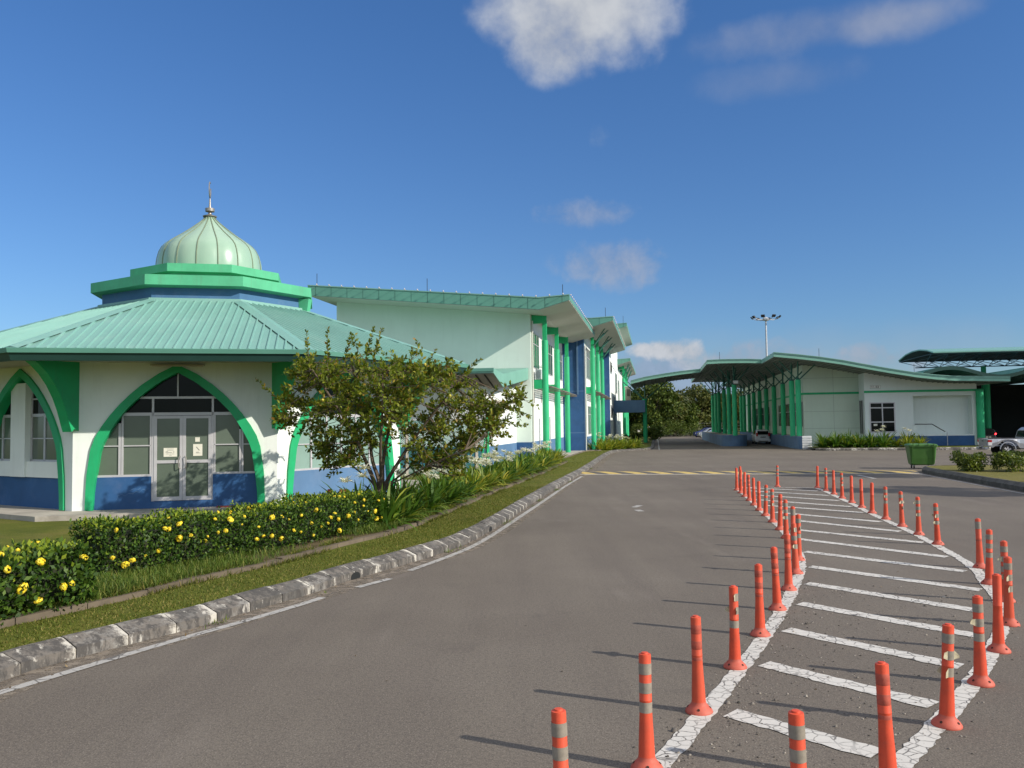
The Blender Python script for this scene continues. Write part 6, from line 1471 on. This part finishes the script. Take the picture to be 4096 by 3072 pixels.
# island shrubs and the trees standing right of the frame
for i, (x_, y_, h_, r_, lab) in enumerate(((18.5, 34.6, .62, .75, 'leafy shrub on the right island, nearest the bin'), (19.9, 34.0, .62, .85, 'leafy shrub on the right island, in the middle'), (21.4, 34.2, .66, .9, 'leafy shrub on the right island, cut by the edge of the photograph'))):
    make_tree('shrub', lab, (x_, y_, .24), h_, r_, leafmat('island_leaf', [(0, (.035, .07, .012)), (1, (.20, .23, .035))], .3) if 'island_leaf' not in bpy.data.materials else bpy.data.materials['island_leaf'], 3400, .10, .03, .10, 'shrubs on the right island', 16, 90+i)
make_tree('broadleaf_tree', 'leafy tree at the right edge behind the pickup', ST(33.6, 73.2, .2), 11.5, 3.9, m_far, 6000, .4, .25, .25, None, 26, 101)
make_tree('broadleaf_tree', 'shade tree on the island just beyond the right edge, nearer the camera', (24.6, 22.8, .24), 8.0, 2.0, m_far, 4500, .26, .16, .42, 'shade trees beyond the right edge', 18, 102)
make_tree('broadleaf_tree', 'tall shade tree on the island just beyond the right edge, farther off', (31.0, 28.6, .24), 11.8, 1.9, m_far, 4500, .26, .18, .72, 'shade trees beyond the right edge', 14, 103)

# ------------------------------------------------------------------ light and sky
SAZ = Vector((.8975, -.441)); SEL = R(28.4)
sd = bpy.data.lights.new('sun', 'SUN'); so = bpy.data.objects.new('sun', sd); col.objects.link(so)
sd.energy = 4.2; sd.angle = R(.55); sd.color = (1.0, .93, .82)
dv = Vector((SAZ.x*math.cos(SEL), SAZ.y*math.cos(SEL), math.sin(SEL)))
so.rotation_euler = dv.to_track_quat('Z', 'Y').to_euler()
wd = bpy.data.worlds.new('World'); sc.world = wd; wd.use_nodes = True; nt = wd.node_tree
bg = nt.nodes['Background']; sky = nd(nt, 'ShaderNodeTexSky', sky_type='NISHITA')
sky.sun_disc = False; sky.sun_elevation = SEL; sky.sun_rotation = math.atan2(SAZ.x, SAZ.y); sky.altitude = 0; sky.air_density = 1.0; sky.dust_density = .25; sky.ozone_density = 3.5
tc_ = nd(nt, 'ShaderNodeTexCoord'); gen = tc_.outputs['Generated']; sx = nd(nt, 'ShaderNodeSeparateXYZ'); nt.links.new(gen, sx.inputs[0])
def mth(op, a, b=None, clamp=False):
    n = nd(nt, 'ShaderNodeMath', operation=op, use_clamp=clamp)
    for s_, v in zip(n.inputs, (a, b)):
        if v is None: continue
        if hasattr(v, 'is_output'): nt.links.new(v, s_)
        else: s_.default_value = v
    return n.outputs[0]
az = mth('ARCTAN2', sx.outputs[0], sx.outputs[1]); el = mth('ARCSINE', sx.outputs[2])
cn_ = noise(nt, gen, 8.0, 9, .55, .0); cn2 = noise(nt, gen, 26.0, 6, .65)
shape = mth('ADD', mth('MULTIPLY', mth('SUBTRACT', cn_, .5), 3.4), mth('MULTIPLY', mth('SUBTRACT', cn2, .5), .25))
cn3 = noise(nt, gen, 30.0, 6, .6, .25); shape2 = mth('MULTIPLY', mth('SUBTRACT', cn3, .5), 4.2)
skyc = mixc(nt, 1.0, sky.outputs[0], ramp(nt, el, (.0, (.46, .58, .74)), (.12, (.46, .61, .79)), (.5, (.43, .67, .93))), 'MULTIPLY')
def cloud(px, py, rx, ry, dens, soft, colr, noise_amt=1.0, fine=False):
    global skyc
    d = ray(px, py).normalized(); a0 = math.atan2(d.x, d.y); e0 = math.asin(d.z)
    u = mth('MULTIPLY', mth('SUBTRACT', az, a0), CF/rx*math.cos(e0)); v = mth('MULTIPLY', mth('SUBTRACT', el, e0), CF/ry)
    r2 = mth('ADD', mth('MULTIPLY', u, u), mth('MULTIPLY', v, v))
    f = mth('ADD', mth('SUBTRACT', 1.0, r2), mth('MULTIPLY', shape2 if fine else shape, noise_amt))
    f = mth('MULTIPLY', mth('DIVIDE', f, soft, True), dens, True)
    mr = nd(nt, 'ShaderNodeMapRange', interpolation_type='SMOOTHSTEP'); nt.links.new(f, mr.inputs[0]); mr.inputs[2].default_value = dens; mr.inputs[4].default_value = dens
    sh = mixc(nt, ramp(nt, cn_ if not fine else cn3, (.36, 0.), (.60, 1.)), tuple(x*.84 for x in colr), tuple(x*1.05 for x in colr))
    skyc = mixc(nt, mr.outputs[0], skyc, sh)
SK = 6.0
CW = (.66*SK, .69*SK, .74*SK); CG = (.33*SK, .43*SK, .60*SK); CG2 = (.43*SK, .46*SK, .55*SK)
cloud(2290, 20, 400, 270, 1.0, 1.0, CW, .8)
cloud(2215, 190, 210, 160, .95, 1.1, CW, .8); cloud(2560, 60, 160, 120, .5, 1.6, CW, .8)
cloud(3280, 120, 460, 90, .50, 1.7, CG2, 1.0); cloud(3560, 90, 200, 80, .35, 1.6, CG2, .9); cloud(3130, 310, 300, 90, .30, 1.7, CG2, 1.0)
cloud(2340, 855, 220, 65, .45, 1.6, CG2, .7, True); cloud(2450, 1060, 250, 110, .66, 1.5, CG2, .6, True)
cloud(2395, 545, 50, 50, .22, 1.8, CG, .8, True)
cloud(2700, 1530, 430, 175, .85, 1.0, CG, .6, True); cloud(2690, 1398, 160, 52, .95, .9, CW, .6, True); cloud(2560, 1398, 62, 36, .9, 1.0, CW, .5, True); cloud(2790, 1440, 110, 55, .7, 1.1, CW, .6, True)
cloud(3000, 1430, 340, 70, .5, 1.5, CG2, .8, True); cloud(3500, 1440, 260, 60, .6, 1.3, CG2, .9, True); cloud(3300, 1400, 900, 130, .25, 1.6, CG2, .6)
# broken cloud overhead and behind the camera, unseen, added as fill light
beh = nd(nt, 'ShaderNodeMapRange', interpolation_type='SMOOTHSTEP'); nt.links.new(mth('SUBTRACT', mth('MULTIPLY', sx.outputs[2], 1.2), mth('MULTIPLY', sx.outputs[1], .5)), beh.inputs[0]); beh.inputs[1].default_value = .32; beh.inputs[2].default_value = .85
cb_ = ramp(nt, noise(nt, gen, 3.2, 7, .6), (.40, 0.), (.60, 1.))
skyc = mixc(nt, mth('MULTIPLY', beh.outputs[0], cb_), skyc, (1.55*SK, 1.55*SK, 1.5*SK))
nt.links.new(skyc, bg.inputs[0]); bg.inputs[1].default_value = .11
vs = sc.view_settings; vs.view_transform = 'Standard'; vs.look = 'None'; vs.gamma = 1; vs.use_curve_mapping = False; vs.exposure = .42
